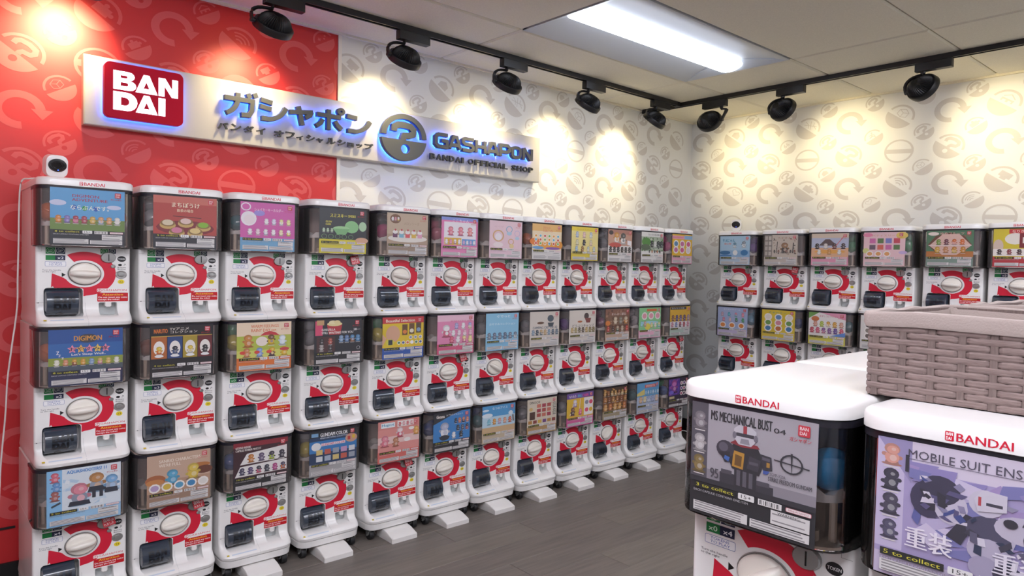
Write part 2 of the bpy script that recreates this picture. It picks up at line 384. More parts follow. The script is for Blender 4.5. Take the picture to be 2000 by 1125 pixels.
# ------------------------------------------------------------------ wallpaper print
def half_disc_loops(hole):
    pts = [(math.cos(R(a)), math.sin(R(a))) for a in range(184, 357, 7)]
    l = [pts]
    if hole: l.append([(0.02 + 0.17 * math.cos(R(a)), -0.42 + 0.17 * math.sin(R(a))) for a in range(0, 360, 24)])
    return l
QMARK = [(-0.44, 0.22), (-0.46, 0.42), (-0.34, 0.56), (0.0, 0.62), (0.34, 0.56), (0.44, 0.38), (0.36, 0.2), (0.06, 0.13), (0.0, 0.02), (0.0, -0.1)]
def ink_icon(k, c):
    k2 = Ink(); P = []
    if k == 'q': P.append(('s', QMARK, 0.24))
    elif k == 'heart': P.append(('s', [(0, 0.1), (-0.38, 0.42), (-0.36, 0.6), (-0.2, 0.66), (0, 0.52), (0.2, 0.66), (0.36, 0.6), (0.38, 0.42), (0, 0.1)], 0.05))
    elif k == 'house': P += [('p', [(-0.42, 0.02), (0.3, 0.02), (0.3, 0.42), (-0.06, 0.68), (-0.42, 0.42)])]
    elif k == '66': P.append(('t', '66'))
    elif k == 'puzzle': P += [('p', [(-0.4, 0.0), (0.36, 0.0), (0.36, 0.5), (-0.4, 0.5)]), ('e', 0, 0.58, 0.12), ('e', 0.44, 0.25, 0.12)]
    elif k == 'ball': P += [('s', [(-0.5, 0.1), (0.5, 0.5)], 0.05), ('s', [(-0.2, 0.66), (0.2, 0.0)], 0.05), ('s', [(-0.55, 0.4), (-0.2, 0.3), (0, 0)], 0.05), ('s', [(0.1, 0.7), (0.2, 0.45), (0.6, 0.25)], 0.05)]
    elif k == 'pad': P += [('p', [(-0.46, 0.26), (-0.14, 0.26), (-0.14, 0.36), (-0.46, 0.36)]), ('p', [(-0.35, 0.14), (-0.25, 0.14), (-0.25, 0.48), (-0.35, 0.48)]), ('e', 0.16, 0.2, 0.09), ('e', 0.36, 0.4, 0.09)]
    elif k == 'wifi': P += [('a', 0.3), ('a', 0.5), ('a', 0.7)]
    elif k == 'cube': P += [('s', [(-0.36, 0.12), (-0.36, 0.5), (0, 0.68), (0.36, 0.5), (0.36, 0.12), (0, -0.02), (-0.36, 0.12)], 0.05), ('s', [(-0.36, 0.5), (0, 0.34), (0.36, 0.5)], 0.05), ('s', [(0, 0.34), (0, 0)], 0.05)]
    elif k == 'run': P += [('e', 0.14, 0.6, 0.1), ('s', [(0.06, 0.46), (-0.06, 0.2), (-0.4, 0.16)], 0.13), ('s', [(-0.06, 0.2), (0.2, 0.1), (0.14, -0.1)], 0.12), ('s', [(-0.3, 0.42), (0.04, 0.44), (0.3, 0.26)], 0.09)]
    elif k == 'robot': P += [('p', [(-0.4, 0.16), (0.4, 0.16), (0.4, 0.58), (-0.4, 0.58)]), ('p', [(-0.2, 0.0), (0.2, 0.0), (0.2, 0.16), (-0.2, 0.16)])]
    elif k == 'tower': P += [('p', [(-0.42, 0.06), (-0.3, 0.06), (-0.3, 0.2), (-0.08, 0.2), (-0.08, 0.06), (0.08, 0.06), (0.08, 0.2), (0.3, 0.2), (0.3, 0.06), (0.42, 0.06), (0.42, 0.32), (-0.42, 0.32)]), ('s', [(-0.4, 0.42), (0, 0.66), (0.4, 0.42)], 0.07)]
    return P
def motif(I, x, z, rx, rz, kind, ang, c='#fff'):
    ca, sa = math.cos(R(ang)), math.sin(R(ang))
    def T(p): return (x + rx * (p[0] * ca - p[1] * sa), z + rz * (p[0] * sa + p[1] * ca))
    J = Ink()
    if kind == 'arrow':
        J.arc(0, 0, 1.0, 0.6, 352, 276 - 360 + 0 + 0, c, 22) if False else J.arc(0, 0, 1.0, 0.62, 8, 276, c, 24)
        J.poly([(0.42, 0.12), (1.28, 0.12), (0.86, -0.42)], c)
    elif kind == 'noent':
        J.arc(0, 0, 1.0, 0.86, 0, 360, c, 28); J.rect(-0.9, -0.2, 0.9, 0.16, c)
    else:
        J.fill(half_disc_loops(kind == 'q'), c)
        J.arc(0, 0, 1.0, 0.84, 12, 168, c, 16, True)
        for e in ink_icon(kind, c):
            if e[0] == 's': J.stroke(e[1], e[2], c)
            elif e[0] == 'p': J.poly(e[1], c)
            elif e[0] == 'e': J.ell(e[1], e[2], e[3], e[3], c, 12)
            elif e[0] == 'a': J.arc(-0.05, -0.05, e[1], e[1] - 0.09, 40, 140, c, 8, True)
            elif e[0] == 't': J.text(e[1], -0.36, 0.05, 0.36, 0.6, c, 0.02, True)
    n = len(I.v); I.v += [(*T(p), p[2] * 2) for p in J.v]
    for f, cc in zip(J.f, J.c): I.f.append([i + n for i in f]); I.c.append(cc)
ICON = ['heart', 'house', '66', 'puzzle', 'ball', 'pad', 'wifi', 'cube', 'run', 'robot', 'tower']
def wall_print(cols, flip, lo, hi, zlo):
    """cols: (position along wall left-to-right, type A/B, phase)"""
    I = Ink(); k = 0
    zs = [2.475 - 0.2335 * i for i in range(0, 11)]
    for n_, (x, ty, ph) in enumerate(cols):
        for i, z in enumerate(zs):
            if z < zlo: break
            k += 1
            if ty == 'A': kd = 'arrow' if i % 2 == 0 else 'q'
            else: kd = ICON[(k * 5 + n_) % 11] if i % 2 == 0 else ('arrow' if (i // 2 + ph) % 2 == 0 else 'noent')
            motif(I, x, z, 0.094, 0.079, kd, {'arrow': 0, 'noent': -4}.get(kd, -38))
        if n_ + 1 < len(cols):
            xm = (x + cols[n_ + 1][0]) / 2
            for i in range(0, 11):
                z = 2.588 - 0.2335 * i
                if z < zlo: break
                kd = 'q' if (i + n_) % 2 == 0 else ICON[(n_ * 3 + i * 7) % 11]
                motif(I, xm, z, 0.063, 0.054, kd, 36)
    # clip to the ceiling line
    return I
def wall_mesh(I, name, fn, clips, colour, split=None):
    me = I.mesh(name, M_WALLINK, lambda x, y_, z_: (x, y_, z_))
    bm = bmesh.new(); bm.from_mesh(me)
    if split is not None:
        bmesh.ops.bisect_plane(bm, geom=bm.verts[:] + bm.edges[:] + bm.faces[:], plane_co=(split, 0, 0), plane_no=(1, 0, 0))
    for co, no in clips:
        bmesh.ops.bisect_plane(bm, geom=bm.verts[:] + bm.edges[:] + bm.faces[:], plane_co=co, plane_no=no, clear_outer=True)
    lay = bm.loops.layers.float_color['ink']
    for f in bm.faces:
        cc = colour(f.calc_center_median().x)
        for l in f.loops: l[lay] = (*cc, 1)
    for v in bm.verts: v.co = fn(v.co.x, v.co.y, v.co.z)
    bm.to_mesh(me); bm.free(); return me
LC = [4.375, 4.07, 3.773, 3.469, 3.165, 2.882, 2.572, 2.278, 1.973, 1.637, 1.349, 1.043, 0.74, 0.437, 0.132, -0.155, -0.49, -0.79, -1.09, -1.4, -1.7][::-1]
PHL = [1, 0, 1, 0, 0, 1, 0, 1, 0, 1, 0]
cols_l = [(x, 'B' if (len(LC) - 1 - i) % 2 == 0 else 'A', PHL[(len(LC) - 1 - i) // 2]) for i, x in enumerate(LC)]
I = wall_print(cols_l, False, -2, 4.59, 0.3)
cw, cr = lin('#bcbabb'), lin('#cd5254')
me = wall_mesh(I, 'wallpaper_print', lambda x, z, d: (x, WALL_Y - 0.0008 - d, z), [((WALL_X - 0.002, 0, 0), (1, 0, 0)), ((0, CEIL - 0.012, 0), (0, 1, 0))], lambda x: cr if x < RED_X else cw, RED_X)
o = link('wallpaper_print', me, wl); tag(o, 'grey capsule, arrow and icon motifs printed on the wall', kind='structure')
RC = [0.02, -0.283, -0.592, -0.897, -1.232, -1.535, -1.832, -2.14, -2.48, -2.78, -3.08]   # y along the right wall, left to right
PHR = [0, 1, 1, 0, 0, 1]
cols_r = [(-yy, 'B' if i % 2 == 0 else 'A', PHR[i // 2]) for i, yy in enumerate(RC)]
cols_r = [(-0.325, 'A', 0)] + cols_r
I = wall_print(cols_r, True, 0, 0, 0.3)
me = wall_mesh(I, 'wallpaper_print', lambda x, z, d: (WALL_X - 0.0008 - d, -x, z), [((-WALL_Y + 0.002, 0, 0), (-1, 0, 0)), ((0, CEIL - 0.012, 0), (0, 1, 0))], lambda x: cw)
o = link('wallpaper_print', me, wr); o['kind'] = 'structure'

# ------------------------------------------------------------------ track lights
def track(name, a, b, label):
    t = tag(empty(name, a), label, 'track')
    d = Vector(b) - Vector(a); L_ = d.length; ang = math.atan2(d.y, d.x); t.rotation_euler = (0, 0, ang)
    m = MB()
    for yy in (-0.0185, 0.0105): m.box(0, yy, -0.03, L_, yy + 0.008, 0)
    m.box(0, -0.0105, -0.012, L_, 0.0105, 0); m.build('rail', M_BLACK, t, 0)
    MB().box(0, -0.003, -0.024, L_, 0.003, -0.012).build('conductor_strip', M_GREYMET, t, 0)
    for x in (0.0, L_): MB().box(x - 0.012, -0.0205, -0.032, x + 0.012, 0.0205, 0).build('end_cap', M_BLACK, t, 0)
track('light_track', (-1.5, 0.065, CEIL), (3.86, 0.065, CEIL), 'black lighting track on the ceiling along the sign wall')
track('light_track', (3.905, 0.40, CEIL), (3.905, -3.6, CEIL), 'black lighting track on the ceiling along the right wall')

head = MB()
NF = 40
rings = []
prof = [(0.028, 0.082), (0.048, 0.077), (0.064, 0.066), (0.076, 0.049), (0.083, 0.031), (0.085, 0.020)]
for r_, z_ in prof:
    rings.append([((r_ - (0.006 if j % 2 else 0)) * math.cos(2 * math.pi * j / (2 * NF)), (r_ - (0.006 if j % 2 else 0)) * math.sin(2 * math.pi * j / (2 * NF)), z_) for j in range(2 * NF)])
head.loft(rings)
rim = MB(); rim.lathe([(0.094, 0.026), (0.098, 0.018), (0.098, -0.014), (0.092, -0.018), (0.088, -0.014), (0.086, 0.004), (0.04, 0.006)], 32)
lens = MB(); lens.lathe([(0.0855, 0.0035), (0.0855, -0.001), (0.05, -0.004)], 24)
def track_light(ax, head_c, aim, along, label, spot=True, arm_side=-1, power=1.0, ang=94):
    """ax: adapter centre on track; along: unit vector of the track"""
    t = tag(empty('track_light', ax), label, 'spotlight', 'black track spotlights')
    u = Vector(along); v = Vector((-u.y, u.x, 0))
    F = Matrix((u, v, Vector((0, 0, 1)))).transposed()
    b = MB()
    b.loft([rrect(-0.095, -0.021, 0.095, 0.021, 0.003, 2, -0.032), rrect(-0.095, -0.021, 0.095, 0.021, 0.003, 2, -0.078)])
    b.build('adapter', M_BLACK, t, 30, F.to_4x4())
    hc = Vector(head_c) - Vector(ax); d = (Vector(aim) - Vector(head_c)).normalized()
    zax = -d; xax = u - zax * u.dot(zax); xax.normalize(); yax = zax.cross(xax)
    Rm = Matrix((xax, yax, zax)).transposed()
    Sq = Matrix.Diagonal((0.95, 0.95, 0.82))
    X = Matrix.Translation(hc) @ (Sq @ Rm).to_4x4()
    hd = head.build('lamp_head', M_BLACK3, t, 25, X); rim.build('bezel', M_BLACK, t, 40, X); lens.build('lens', M_LENS, t, 40, X)
    # curved arm from the adapter's end to the side of the head
    p0 = u * (arm_side * 0.055) + Vector((0, 0, -0.078)); p3 = hc + xax * (arm_side * 0.102) + zax * 0.012
    pts = [p0 + Vector((0, 0, 0.006)), p0 + Vector((0, 0, -0.012))]
    c1 = p0 + u * (arm_side * 0.075) + Vector((0, 0, -0.016)); c2 = p3 + Vector((0, 0, 0.05)) + u * (arm_side * 0.02)
    for i in range(0, 9):
        s = i / 8; pts.append(p0 * 0 + (1 - s) ** 3 * (p0 + Vector((0, 0, -0.018))) + 3 * s * (1 - s) ** 2 * c1 + 3 * s * s * (1 - s) * c2 + s ** 3 * p3)
    MB().tube(pts, 0.011, 8, (0.014, 0.007)).build('arm', M_BLACK, t, 50)
    MB().tube([p3 - xax * (arm_side * 0.014), p3 + xax * (arm_side * 0.008)], 0.012, 10).build('pivot_knob', M_BLACK, t, 40)
    if spot:
        ld = bpy.data.lights.new('track_spot', 'SPOT'); ld.energy = SPOT_POWER * power; ld.color = SPOT_COL; ld.spot_size = R(ang); ld.spot_blend = 1.0; ld.shadow_soft_size = 0.035
        lo = bpy.data.objects.new('track_spot', ld); col.objects.link(lo); lo.parent = t
        lo.matrix_local = Matrix.Translation(hc + d * 0.03) @ Rm.to_4x4()
HL = [(0.817, 0.784, 0.76), (1.526, 1.501, 1.50), (2.236, 2.225, 2.24), (2.945, 2.934, 2.91), (3.66, 3.651, 3.59)]
ordn = ['first', 'second', 'third', 'fourth', 'fifth']
for k, (ax, hx, ix) in enumerate(HL):
    track_light((ax, 0.065, CEIL), (hx, 0.112, 2.488), (ix + 0.0, 0.43, 2.17), (1, 0, 0), 'black spotlight on the sign wall track, %s from the left' % ordn[k])
track_light((0.08, 0.065, CEIL), (0.02, 0.112, 2.488), (-0.03, 0.43, 2.30), (1, 0, 0), 'black spotlight on the sign wall track, just outside the left edge of the view', power=2.2, ang=86)
track_light((-0.66, 0.065, CEIL), (-0.69, 0.115, 2.505), (-0.7, 0.43, 2.17), (1, 0, 0), 'black spotlight farthest left on the sign wall track, outside the view')
HR = [(-0.232, -0.167, -0.10, 1), (-0.804, -0.735, -0.895, -1), (-1.655, -1.592, -1.86, -1)]
for k, (ay, hy_, iy, sd) in enumerate(HR):
    track_light((3.905, ay, CEIL), (3.945, hy_, 2.490), (4.591, iy, 2.25), (0, -1, 0), 'black spotlight on the right wall track, %s from the corner' % ordn[k], arm_side=-1 if sd < 0 else 1, power=1.25, ang=84)
track_light((3.905, -2.55, CEIL), (3.95, -2.5, 2.50), (4.591, -2.7, 2.25), (0, -1, 0), 'black spotlight on the right wall track, outside the view', power=1.25, ang=84)

# ------------------------------------------------------------------ wall sign
sg = tag(empty('shop_sign', (0, 0, 0)), 'long white shop sign with grey raised letters and a red lit logo', 'sign')
SY = 0.372
b = MB()
b.loft([[(x, SY, z) for x, z in rrect(0.072, 1.978, 2.752, 2.269, 0, 1)], [(x, SY + 0.004, z) for x, z in rrect(0.066, 1.974, 2.756, 2.273, 0, 1)], [(x, WALL_Y - 0.012, z) for x, z in rrect(0.066, 1.974, 2.756, 2.273, 0, 1)]])
b.build('sign_board', M_SIGN, sg, 0)
def sign_solid(loops, name, m, y_front, depth, parent, halo=True, bevel=0.0012):
    vs, fs = shape_fill(loops, depth / 2, bevel)
    b = MB(); b.add([(x, y_front + depth / 2 - z, y_) for x, y_, z in vs], fs)
    o = b.build(name, m, parent, 40)
    if halo:
        vs, fs = shape_fill(loops, 0.002)
        b = MB(); cx = sum(v[0] for v in vs) / len(vs); cz = sum(v[1] for v in vs) / len(vs)
        b.add([(x, y_front + depth + 0.003 - z, y_) for x, y_, z in vs], fs)
        b.build('halo_light', M_LED, o, 0)
    return o
# red logo block
LX0, LX1, LZ0, LZ1 = 0.136, 0.452, 2.013, 2.246
lg = sign_solid([rrect(LX0, LZ0, LX1, LZ1, 0.022, 6)], 'logo_block', M_LOGORED, SY - 0.05, 0.034, sg, True, 0.002)
def LP(pts): return [(LX0 + (LX1 - LX0) * x, LZ1 - (LZ1 - LZ0) * y_) for x, y_ in pts]
def bowl(x0, y0, x1, y1, n=6):   # a D-shaped outline: left edge straight, right side round
    ry = (y1 - y0) / 2; cx = x1 - ry * 0.75
    return [(x0, y0)] + [(cx + ry * 0.75 * math.sin(math.pi * i / n), y0 + ry - ry * math.cos(math.pi * i / n)) for i in range(n + 1)] + [(x0, y1)]
def letA(x0, x1, y0, y1):
    w_ = x1 - x0; h = y1 - y0
    P = lambda a, b_: (x0 + w_ * a, y1 - h * b_)
    return [[P(0, 0), P(0.36, 1), P(0.62, 1), P(1, 0), P(0.72, 0), P(0.49, 0.62), P(0.36, 0.26), P(0.60, 0.26), P(0.69, 0.0)]]
def letN(x0, x1, y0, y1):
    w_ = x1 - x0; h = y1 - y0; P = lambda a, b_: (x0 + w_ * a, y1 - h * b_)
    return [[P(0, 0), P(0, 1), P(0.34, 1), P(0.70, 0.42), P(0.70, 1), P(1, 1), P(1, 0), P(0.68, 0), P(0.30, 0.58), P(0.30, 0)]]
r1, r2, r3, r4 = 0.14, 0.485, 0.525, 0.865
Bl = [[(0.10, r1), (0.28, r1)] + [(0.29 + 0.075 * math.sin(math.pi * i / 6), r1 + 0.082 - 0.082 * math.cos(math.pi * i / 6)) for i in range(7)] + [(0.30 + 0.085 * math.sin(math.pi * i / 6), r1 + 0.254 - 0.090 * math.cos(math.pi * i / 6)) for i in range(7)] + [(0.10, r2)],
      bowl(0.19, r1 + 0.075, 0.275, r1 + 0.125), bowl(0.19, r1 + 0.205, 0.285, r1 + 0.27)]
Dl = [bowl(0.10, r3, 0.40, r4, 8), bowl(0.195, r3 + 0.095, 0.30, r4 - 0.095, 6)]
BD = [('B', Bl), ('A', letA(0.375, 0.66, r1, r2)), ('N', letN(0.672, 0.93, r1, r2)), ('D', Dl), ('A', letA(0.38, 0.662, r3, r4)), ('I', [[(0.672, r3), (0.762, r3), (0.762, r4), (0.672, r4)]])]
for ch, loops in BD:
    sign_solid([LP(l) for l in loops], 'logo_letter', M_LOGOWHITE, SY - 0.054, 0.006, lg, False, 0.0)
# katakana title, each character its own part
M_SMALL = mat('sign_small_grey', '#2a2c2e', 0.5)
def sign_text(s, x0, z0, x1, z1, depth, y_front, name, bold, halo=True, res=4):
    vs, fs = text_fill(s, bold, 0.05, res)
    b = MB(); b.add([(x0 + (x1 - x0) * a, y_front + depth / 2 - (c / 0.05) * depth / 2, z0 + (z1 - z0) * e) for a, e, c in vs], fs)
    o = b.build(name, M_SIGNGREY if halo else M_SMALL, sg, 40)
    if halo:
        b = MB(); b.add([(x0 + (x1 - x0) * a, y_front + depth + 0.003 - (c / 0.05) * 0.002, z0 + (z1 - z0) * e) for a, e, c in vs], fs)
        b.build('halo_light', M_LED, o, 0)
Y1 = SY - 0.046; D1 = 0.028
def kstroke(strokes, x0, z0, x1, z1, w):
    b = MB(); h = MB()
    for k_, st in enumerate(strokes):
        loop = stroke_loop([(x0 + (x1 - x0) * a, z0 + (z1 - z0) * c) for a, c in st], w)
        vs, fs = shape_fill(loop, D1 / 2, 0.001); b.add([(x, Y1 + 0.0004 * k_ + D1 / 2 - z, y_) for x, y_, z in vs], fs)
        vs, fs = shape_fill(loop, 0.002); h.add([(x, Y1 + D1 + 0.003 - z, y_) for x, y_, z in vs], fs)
    o = b.build('katakana_letter', M_SIGNGREY, sg, 40); h.build('halo_light', M_LED, o, 0)
def kcurve(p, n=6):
    (a, b_), (c, d), (e, f) = p
    return [((1 - t) ** 2 * a + 2 * t * (1 - t) * c + t * t * e, (1 - t) ** 2 * b_ + 2 * t * (1 - t) * d + t * t * f) for t in [i / n for i in range(n + 1)]]
KW = 0.021
kstroke([[(0.02, 0.72), (0.86, 0.72), (0.84, 0.3), (0.76, 0.1), (0.52, 0.08)], [(0.42, 0.98), (0.41, 0.72)] + kcurve(((0.40, 0.6), (0.34, 0.25), (0.08, 0.08))), [(0.72, 1.02), (0.78, 0.84)], [(0.92, 1.08), (0.98, 0.9)]], 0.640, 2.100, 0.798, 2.212, KW)
kstroke([[(0.05, 0.92), (0.45, 0.84)], [(0.02, 0.62), (0.42, 0.54)], [(0.08, 0.08)] + kcurve(((0.35, 0.08), (0.8, 0.16), (0.98, 0.7)))], 0.812, 2.100, 0.950, 2.206, KW)
kstroke([[(0.02, 0.62), (0.98, 0.785)], [(0.93, 0.80), (0.88, 0.60), (0.68, 0.42)], [(0.38, 1.0), (0.46, 0.62), (0.56, 0.0)]], 0.964, 2.104, 1.092, 2.196, KW)
kstroke([[(0.06, 0.7), (0.92, 0.7)], [(0.48, 1.0), (0.48, 0.02)], [(0.26, 0.48), (0.2, 0.3), (0.04, 0.12)], [(0.72, 0.48), (0.8, 0.3), (0.96, 0.12)]], 1.106, 2.100, 1.262, 2.206, KW)
lp = [[(1.251 + 0.022 * math.cos(R(a)), 2.206 + 0.019 * math.sin(R(a))) for a in range(0, 360, 20)], [(1.251 + 0.007 * math.cos(R(a)), 2.206 + 0.006 * math.sin(R(a))) for a in range(0, 360, 30)]]
sign_solid(lp, 'katakana_mark', M_SIGNGREY, Y1, D1, sg)
kstroke([[(0.02, 0.86), (0.42, 0.80)], [(0.06, 0.06)] + kcurve(((0.4, 0.06), (0.82, 0.2), (0.98, 0.72)))], 1.284, 2.108, 1.430, 2.204, KW)
SM = 'バンダイ オフィシャルショップ'; ws_ = [0.9, 0.9, 0.9, 0.85, 0.45, 0.9, 0.85, 0.75, 0.85, 0.78, 0.95, 0.85, 0.78, 0.75, 0.9]
tot = sum(ws_); xx = 0.612
for ch, w_ in zip(SM, ws_):
    wd = (1.466 - 0.612) * w_ / tot
    if ch != ' ':
        small = ch in 'ィャョッ'
        sign_text(ch, xx + wd * 0.1, 2.031, xx + wd * (0.80 if small else 0.92), 2.054 if small else 2.064, 0.010, SY - 0.022, 'small_letter', 0.036, False, 2)
    xx += wd
# round capsule logo
CX, CZ, RX, RZ = 1.648, 2.125, 0.150, 0.130
def E2(a, rx, rz, dz=0.0): return (CX + rx * math.cos(R(a)), CZ + dz + rz * math.sin(R(a)))
sign_solid([[E2(a, RX, RZ) for a in range(2, 179, 8)] + [E2(a, RX - 0.030, RZ - 0.027) for a in range(178, 1, -8)]], 'logo_arc', M_SIGNGREY, Y1, D1, sg)
sign_solid([[E2(a, RX, RZ, -0.004) for a in range(186, 356, 7)], [(CX + 0.008 + 0.031 * math.cos(R(a)), CZ - 0.066 + 0.027 * math.sin(R(a))) for a in range(0, 360, 18)]], 'logo_half', M_SIGNGREY, Y1, D1, sg)
q = [(-0.068, 0.028), (-0.066, 0.052), (-0.04, 0.066), (0.0, 0.068), (0.04, 0.064), (0.063, 0.046), (0.06, 0.022), (0.035, 0.012), (0.0, 0.008), (-0.006, -0.006), (-0.006, -0.02)]
sign_solid(stroke_loop([(CX + a, CZ + c) for a, c in q], 0.034), 'logo_question_mark', M_SIGNGREY, Y1 - 0.0005, D1, sg)
GL = {'G': [[(1, 0.98), (0.22, 0.98), (0.02, 0.78), (0.02, 0.22), (0.22, 0.02), (0.96, 0.02), (0.96, 0.5), (0.5, 0.5)]],
      'A': [[(0.02, 0), (0.36, 0.95), (0.64, 0.95), (0.98, 0)], [(0.22, 0.3), (0.78, 0.3)]],
      'S': [[(1, 0.97), (0.2, 0.97), (0.04, 0.84), (0.04, 0.66), (0.2, 0.53), (0.8, 0.5), (0.96, 0.36), (0.96, 0.16), (0.8, 0.03), (0, 0.03)]],
      'H': [[(0.08, 0), (0.08, 1)], [(0.92, 0), (0.92, 1)], [(0.08, 0.5), (0.92, 0.5)]],
      'P': [[(0.08, 0), (0.08, 0.98)], [(0.0, 0.96), (0.8, 0.96), (0.97, 0.8), (0.97, 0.56), (0.8, 0.4), (0.1, 0.4)]],
      'N': [[(0.08, 0), (0.08, 1)], [(0.92, 0), (0.92, 1)], [(0.12, 0.97), (0.88, 0.03)]]}
xw = (2.662 - 1.868) / 8
for i, ch in enumerate('GASHAPON'):
    x0 = 1.868 + i * xw; x1 = x0 + xw * 0.84; z0, z1 = 2.104, 2.177; WT = 0.0195
    if ch == 'O':
        pts = rrect(x0 + 0.008, z0 + 0.006, x1 - 0.008, z1 - 0.006, 0.02, 3); sign_solid(stroke_loop(pts, WT * 0.95, True), 'sign_letter', M_SIGNGREY, Y1, D1, sg); continue
    b = MB(); hb = MB()
    for k_, st in enumerate(GL[ch]):
        loop = stroke_loop([(x0 + (x1 - x0) * a, z0 + (z1 - z0) * c) for a, c in st], WT)
        vs, fs = shape_fill(loop, D1 / 2, 0.001); b.add([(x, Y1 + 0.0004 * k_ + D1 / 2 - z, y_) for x, y_, z in vs], fs)
        vs, fs = shape_fill(loop, 0.002); hb.add([(x, Y1 + D1 + 0.003 - z, y_) for x, y_, z in vs], fs)
    o = b.build('sign_letter', M_SIGNGREY, sg, 40); hb.build('halo_light', M_LED, o, 0)
BO = 'BANDAI OFFICIAL SHOP'; wm = {'I': 0.42, ' ': 0.55, 'N': 1.0, 'O': 1.08, 'C': 0.98, 'H': 1.0}
tot = sum(wm.get(c, 0.92) for c in BO); xx = 1.838
for ch in BO:
    wd = (2.680 - 1.838) * wm.get(ch, 0.92) / tot
    if ch != ' ': sign_text(ch, xx + wd * 0.1, 2.028, xx + wd * 0.9, 2.062, 0.012, SY - 0.024, 'small_letter', 0.03, False, 2)
    xx += wd

# ------------------------------------------------------------------ capsule machine parts (local: x right, -y front, z up; origin = dial centre, y 0 = face)
BACK = 0.385
LV = [(-0.200, -0.056, 0.157, 0.050), (-0.1955, -0.063, 0.160, 0.052), (-0.184, -0.066, 0.1618, 0.052), (-0.176, -0.060, 0.161, 0.048), (-0.168, -0.046, 0.160, 0.036), (-0.158, -0.024, 0.159, 0.024),
      (-0.146, -0.008, 0.158, 0.014), (-0.132, -0.001, 0.159, 0.010), (-0.12, 0.0, 0.159, 0.010), (0.1005, 0.0, 0.159, 0.010)]
def plan(v, fy, hw, r, back=BACK, rb=0.012):
    p = []
    for (cx, sx, cy_, sy, rr, a) in [(-hw, 1, fy, 1, r, 180), (hw, -1, fy, 1, r, 270), (hw, -1, back, -1, rb, 0), (-hw, 1, back, -1, rb, 90)]:
        for i in range(7):
            t = R(a + 15 * i); p.append((cx + sx * rr + rr * math.cos(t), cy_ + sy * rr + rr * math.sin(t), v))
    return p
def front_y(v):
    for a, c in zip(LV, LV[1:]):
        if a[0] <= v <= c[0]: return a[1] + (c[1] - a[1]) * (v - a[0]) / (c[0] - a[0])
    return 0.0
def boolean_diff(o, cutters):
    for c in cutters:
        m = o.modifiers.new('cut', 'BOOLEAN'); m.object = c; m.operation = 'DIFFERENCE'; m.solver = 'EXACT'
    bpy.context.view_layer.update()
    dg = bpy.context.evaluated_depsgraph_get(); me = bpy.data.meshes.new_from_object(o.evaluated_get(dg))
    for c in cutters: bpy.data.objects.remove(c)
    bpy.data.objects.remove(o); return me
lower = MB().loft([plan(*l) for l in LV]).build('body', M_WHITE, smooth=0)
def cutter(x0, z0, x1, z1, y0, y1, r):
    return MB().loft([[(x, y0, z) for x, z in rrect(x0, z0, x1, z1, r, 4)], [(x, y1, z) for x, z in rrect(x0, z0, x1, z1, r, 4)]]).build('cut', M_WHITE, smooth=0)
body_me = boolean_diff(lower, [cutter(-0.133, -0.164, -0.006, -0.054, -0.2, 0.05, 0.013), cutter(0.048, -0.163, 0.112, -0.112, -0.2, 0.035, 0.005)])
bm = bmesh.new(); bm.from_mesh(body_me)
tmp = MB().loft([plan(0.1005, 0.095, 0.1585, 0.008), plan(0.326, 0.095, 0.1585, 0.008)]).build('body', M_WHITE, smooth=0)
bm.from_mesh(tmp.data); bpy.data.objects.remove(tmp); bm.to_mesh(body_me); bm.free(); body_me.name = 'body'
body_me.polygons.foreach_set('use_smooth', [True] * len(body_me.polygons)); body_me.set_sharp_from_angle(angle=R(32))

PARTS = []   # (name, mesh, location, label) shared by every machine
def keep(o, lab=None, sub=None):
    PARTS.append([o.name.split('.')[0], o.data, lab, sub or []]); bpy.data.objects.remove(o)
PARTS.append(['body', body_me, None, []])
# hood
def hood_ring(v, inset, fy=-0.066, hw=0.161, r=0.054, back=0.094):
    fy += inset; hw -= inset; r -= inset
    p = [(-hw, back, v)]
    for (cx, sx, a) in [(-hw, 1, 180), (hw, -1, 270)]:
        for i in range(8):
            t = R(a + 90 * i / 7); p.append((cx + sx * r + r * math.cos(t), fy + r + r * math.sin(t), v))
    p.append((hw, back, v)); return p
h = MB(); T_ = 0.003
outer = [hood_ring(0.1015, 0.006), hood_ring(0.104, 0.001), hood_ring(0.108, 0), hood_ring(0.3255, 0)]; inner = [hood_ring(0.3255, T_), hood_ring(0.108, T_), hood_ring(0.105, 0.006)]
h.loft(outer + inner, True, True, True)
keep(h.build('hood', M_SMOKE, smooth=40), 'smoky clear plastic hood')
h = MB(); h.loft([hood_ring(0.314, -0.0008), hood_ring(0.3255, -0.0008), hood_ring(0.3255, 0.006), hood_ring(0.314, 0.006)], False, False, False)
keep(h.build('hood_rim', M_RIM, smooth=40), 'dark rim along the top of the hood')
# chamber inside
h = MB(); h.box(-0.155, 0.084, 0.104, 0.155, 0.094, 0.325); h.box(-0.155, -0.02, 0.318, 0.155, 0.084, 0.325); 
for s_ in (-1, 1): h.box(min(s_ * 0.146, s_ * 0.150), 0.052, 0.112, max(s_ * 0.146, s_ * 0.150), 0.084, 0.318)
keep(h.build('chamber_wall', M_BROWN, smooth=0), 'dark brown wall inside the hood')
h = MB(); h.loft([hood_ring(0.1052, 0.008, back=0.083), hood_ring(0.111, 0.008, back=0.083)]); keep(h.build('chamber_floor', M_TAN, smooth=0), 'beige floor inside the hood')
h = MB(); n = 44; rr_ = [[], [], [], [], []]
for j in range(n):
    t = 2 * math.pi * j / n; c, s_ = math.cos(t), math.sin(t); ck = 0.192 + (0.012 if (j // 2) % 2 else 0.0)
    for L_, (rad, z) in zip(rr_, [(0.06, 0.176), (0.072, 0.178), (0.0735, ck), (0.068, ck), (0.055, 0.184)]): L_.append((rad * c * 1.95, 0.012 + rad * s_, z))
